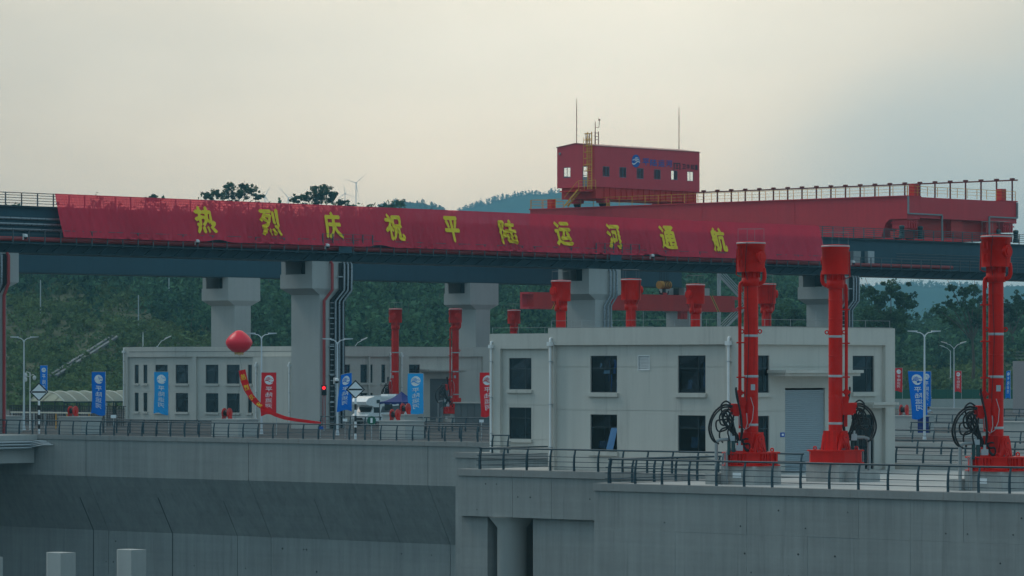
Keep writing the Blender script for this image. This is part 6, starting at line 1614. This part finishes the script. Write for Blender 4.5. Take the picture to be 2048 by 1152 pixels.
for z in (.3, 1.95):
    mb = MB(); mb.box(fx0, fx1, yfz - .03, yfz + .03, z, z + .07); mb.build('rail', MATS['fence_black'], fz)
mb = MB(); mb.box(on_y(22, 252)[0], on_y(182, 252)[0], 251.9, 252.1, zof(826.5, D_(100, 252)), zof(824, D_(100, 252))); bw = thing('barrier_rail', 'pale horizontal barrier rail in front of the ornamental fence', 'barrier', (on_y(100, 252)[0], 252, .004)); mb.build('rail', mat('cream_paint', (0.66, 0.62, 0.5), .5), bw)
for k in range(8):
    x = on_y(24 + 22 * k, 252)[0]; mb = MB(); mb.box(x - .03, x + .03, 251.95, 252.05, .004, zof(826.5, D_(100, 252))); mb.build('post', YEL if k > 3 else GALV, bw)
Dl2 = 520; q = at(232, Dl2, .004); mb = MB(); mb.cbox((q.x, q.y, zof(786, Dl2) + .1), 4.0, 2.2, .3, 0); root = thing('low_shed', 'low flat white-edged canopy between the curved shed and the house', 'shed', q); mb.build('roof', WHITEP, root)
for s in (-1, 1):
    mb = MB(); mb.cyl((q.x + s * 1.8, q.y, .004), (q.x + s * 1.8, q.y, zof(786, Dl2)), .08, n=8); mb.build('column', GALV, root)

# ------------------------------------------------------------------ right side: person, blue box, parapet, fence, cars
Dx = 346; p = at(1846, Dx, .004); bb = thing('blue_box', 'dark blue draped box behind the lamp post at the right', 'box', p)
mb = MB(); mb.cbox((p.x, p.y, .80), .95, .75, 1.58, TH); mb.build('drape', NAVY, bb)
mb = MB(); mb.cbox((p.x, p.y, 1.61), 1.05, .85, .06, TH); mb.build('lid', NAVY, bb)
for k, m in ((-.25, FLW), (0, HOOKY), (.22, FLR)):
    mb = MB(); mb.cbox((p.x + RT.x * k - FW.x * .6, p.y + RT.y * k - FW.y * .6, .1), .2, .2, .19, TH); mb.build('small_pack', m, bb)
def skin_mesh(verts, edges, radii, name, m, parent, sub=2):
    me = bpy.data.meshes.new(name); me.from_pydata(verts, edges, [])
    o = bpy.data.objects.new(name, me); COL.objects.link(o)
    md = o.modifiers.new('s', 'SKIN'); me.skin_vertices[0].data[0].use_root = True
    for i, r_ in enumerate(radii): me.skin_vertices[0].data[i].radius = (r_, r_) if not isinstance(r_, tuple) else r_
    sb_ = o.modifiers.new('d', 'SUBSURF'); sb_.levels = sub; sb_.render_levels = sub
    dg = bpy.context.evaluated_depsgraph_get(); dg.update()
    me2 = bpy.data.meshes.new_from_object(o.evaluated_get(dg)); bpy.data.objects.remove(o)
    me2.materials.clear(); me2.materials.append(m); me2.polygons.foreach_set('use_smooth', [True] * len(me2.polygons))
    return link(name, me2, parent)
Dp = 421; pz = at(1857, Dp, .004)
pe = thing('person', 'person in pale blue shirt and white trousers standing behind the dark blue box', 'person', pz)
SKIN = mat('skin', (0.36, 0.20, 0.13), .6, var=.05); SHIRT = mat('pale_shirt', (0.42, 0.52, 0.62), .8); TROU = mat('white_trousers', (0.62, 0.64, 0.66), .8); HAIR = mat('black_hair', (.01, .01, .01), .6)
V = [(0, 0, .95), (0, 0, 1.2), (0, 0, 1.42), (0, 0, 1.52), (0, -.01, 1.60), (0, -.01, 1.72),            # trunk, neck, head
     (-.19, 0, 1.40), (-.27, -.02, 1.14), (-.24, -.14, .93), (-.22, -.19, .86), (.19, 0, 1.40), (.32, -.10, 1.20), (.40, -.28, 1.12), (.43, -.35, 1.11),
     (-.09, 0, .90), (-.10, -.02, .48), (-.10, .02, .08), (-.10, -.12, .04), (.09, 0, .90), (.10, -.02, .48), (.10, .02, .08), (.10, -.12, .04)]
E = [(0, 1), (1, 2), (2, 3), (3, 4), (4, 5), (2, 6), (6, 7), (7, 8), (8, 9), (2, 10), (10, 11), (11, 12), (12, 13), (0, 14), (14, 15), (15, 16), (16, 17), (0, 18), (18, 19), (19, 20), (20, 21)]
R = [(.16, .11), (.15, .11), (.17, .11), .06, .09, .085, .065, .05, .038, .03, .065, .05, .038, .03, .085, .06, .045, .04, .085, .06, .045, .04]
def xf(v_): return tuple(Vector((pz.x, pz.y, pz.z)) - ORG[pe.name] + RT * v_[0] + FW * v_[1] + Vector((0, 0, v_[2])))
skin_mesh([xf(v_) for v_ in V], E, R, 'body', SKIN, pe)
sv = [V[0], V[1], V[2], V[6], (-.25, -.01, 1.22), V[10], (.29, -.07, 1.25)]
skin_mesh([xf(v_) for v_ in sv], [(0, 1), (1, 2), (2, 3), (3, 4), (2, 5), (5, 6)], [(.175, .125), (.165, .125), (.18, .12), .08, .07, .08, .07], 'shirt', SHIRT, pe)
tv = [V[0], V[14], V[15], (-.10, .01, .12), V[18], V[19], (.10, .01, .12)]
skin_mesh([xf(v_) for v_ in tv], [(0, 1), (1, 2), (2, 3), (0, 4), (4, 5), (5, 6)], [(.165, .12), .10, .08, .07, .10, .08, .07], 'trousers', TROU, pe)
mb = MB(); mb.lathe((pz.x + FW.x * .0, pz.y, pz.z + 1.60), [(.10, 0), (.115, .06), (.11, .12), (.07, .17), (.01, .19)], 14); mb.build('hair', HAIR, pe)

Dw = 560; a_, b_ = at(1740, Dw), at(2200, Dw)
pw = thing('road_parapet', 'long grey concrete road parapet with green fence posts at the right', 'parapet', (a_ + b_) / 2)
mb = MB(); mb.beam(at(1740, Dw, .75), at(2200, Dw, .75), .35, 1.5); mb.build('wall', CONC2, pw)
gf = thing('mesh_fence', 'green mesh fence along the road at the foot of the right hill', 'fence', at(1960, 575))
Df = 575
FENM = mat('fence_mesh_green', (0.012, 0.10, 0.06), .7, var=.06)
for k in range(18):
    x0, x1 = 1745 + 25 * k, 1770 + 25 * k
    mb = MB(); mb.beam(at(x0 + .4, Df, zof(788, Df)), at(x1 - .4, Df, zof(788, Df)), .03, 18 * Df / FPX); mb.build('mesh_panel', FENM, gf)
    mb = MB(); p = at(x0, Df - .1); mb.cyl((p.x, p.y, tz(x0, Df) - .3), (p.x, p.y, zof(776, Df)), .05, n=6); mb.build('post', GREENF, gf)
def car(label, px, D, rz, base_z):
    c = at(px, D, base_z); root = thing('parked_car', label, 'car', c, 'white cars behind the green fence')
    M4 = Matrix.Translation(c) @ Matrix.Rotation(rz, 4, 'Z')
    prof = [(-2.2, .35), (-2.25, .75), (-1.6, .95), (-.9, 1.45), (.7, 1.5), (1.5, 1.0), (2.15, .85), (2.25, .4)]
    mb = MB(); mb.extrude([M4 @ Vector((x, -.85, z)) for x, z in prof], M4.to_3x3() @ Vector((0, 1.7, 0))); mb.build('body', WHITEC, root)
    mb = MB(); mb.extrude([M4 @ Vector((x, -.86, z)) for x, z in ((-1.35, .98), (-.85, 1.36), (.62, 1.40), (1.25, 1.0))], M4.to_3x3() @ Vector((0, 1.72, 0))); mb.build('side_window', VG, root)
    for x in (-1.4, 1.4):
        for y in (-.8, .8):
            mb = MB(); mb.cyl(M4 @ Vector((x, y - .1, .32)), M4 @ Vector((x, y + .1, .32)), .32, n=16); mb.build('wheel', BLACK, root)
car('white car behind the green fence beside the flapping blue flag', 1829, 600, TH, 1.05)
car('white car behind the green fence at the right picture edge', 2036, 600, TH + .1, 1.05)
car('white car half hidden behind the rightmost hoist', 1970, 604, TH, 1.05)
# white marker board on the right hill
Dmk = hit(1883, 671); c = at(1883, Dmk, tz(1883, Dmk)); mb = MB(); mb.box(c.x - .25, c.x + .25, c.y - .1, c.y + .1, zof(667, Dmk), zof(657, Dmk)); root = thing('marker_post', 'small white marker post on the right hillside', 'marker', c); mb.build('board', WHITEP, root)
mb = MB(); mb.cyl(c - Vector((0, 0, .5)), (c.x, c.y, zof(666, Dmk)), .06, n=6); mb.build('post', WHITEP, root)
# roof access block at the right edge
c = at(2046, 520, .004); root = thing('watch_hut', 'small grey concrete hut top with railing cut by the right edge', 'hut', c)
mb = MB(); mb.box(c.x - 1.2, c.x + 1.2, c.y - .6, c.y + .6, .004, zof(722, 520)); mb.build('body', PLASTV, root)
for z in (.4, .8, 1.2):
    mb = MB(); mb.box(c.x - 1.2, c.x + 1.2, c.y - .03, c.y + .03, zof(722, 520) + z - .04, zof(722, 520) + z); mb.build('rail', GALV, root)

# ------------------------------------------------------------------ air
hz = MB(); hz.box(-8000, 8000, -3000, 8000, -16.0, 300)
ho = hz.build('haze', bpy.data.materials.new('haze_air'))
hm = ho.data.materials[0]; hm.use_nodes = True; ht = hm.node_tree; ht.nodes.clear()
pv = N(ht, 'ShaderNodeVolumePrincipled'); pv.inputs['Color'].default_value = (0.36, 0.80, 1.0, 1); pv.inputs['Density'].default_value = 0.00015; pv.inputs['Anisotropy'].default_value = 0.0
oo = N(ht, 'ShaderNodeOutputMaterial'); ht.links.new(pv.outputs[0], oo.inputs['Volume'])
tag(ho, 'thin bluish haze in the air over the whole valley', 'haze', kind='stuff')
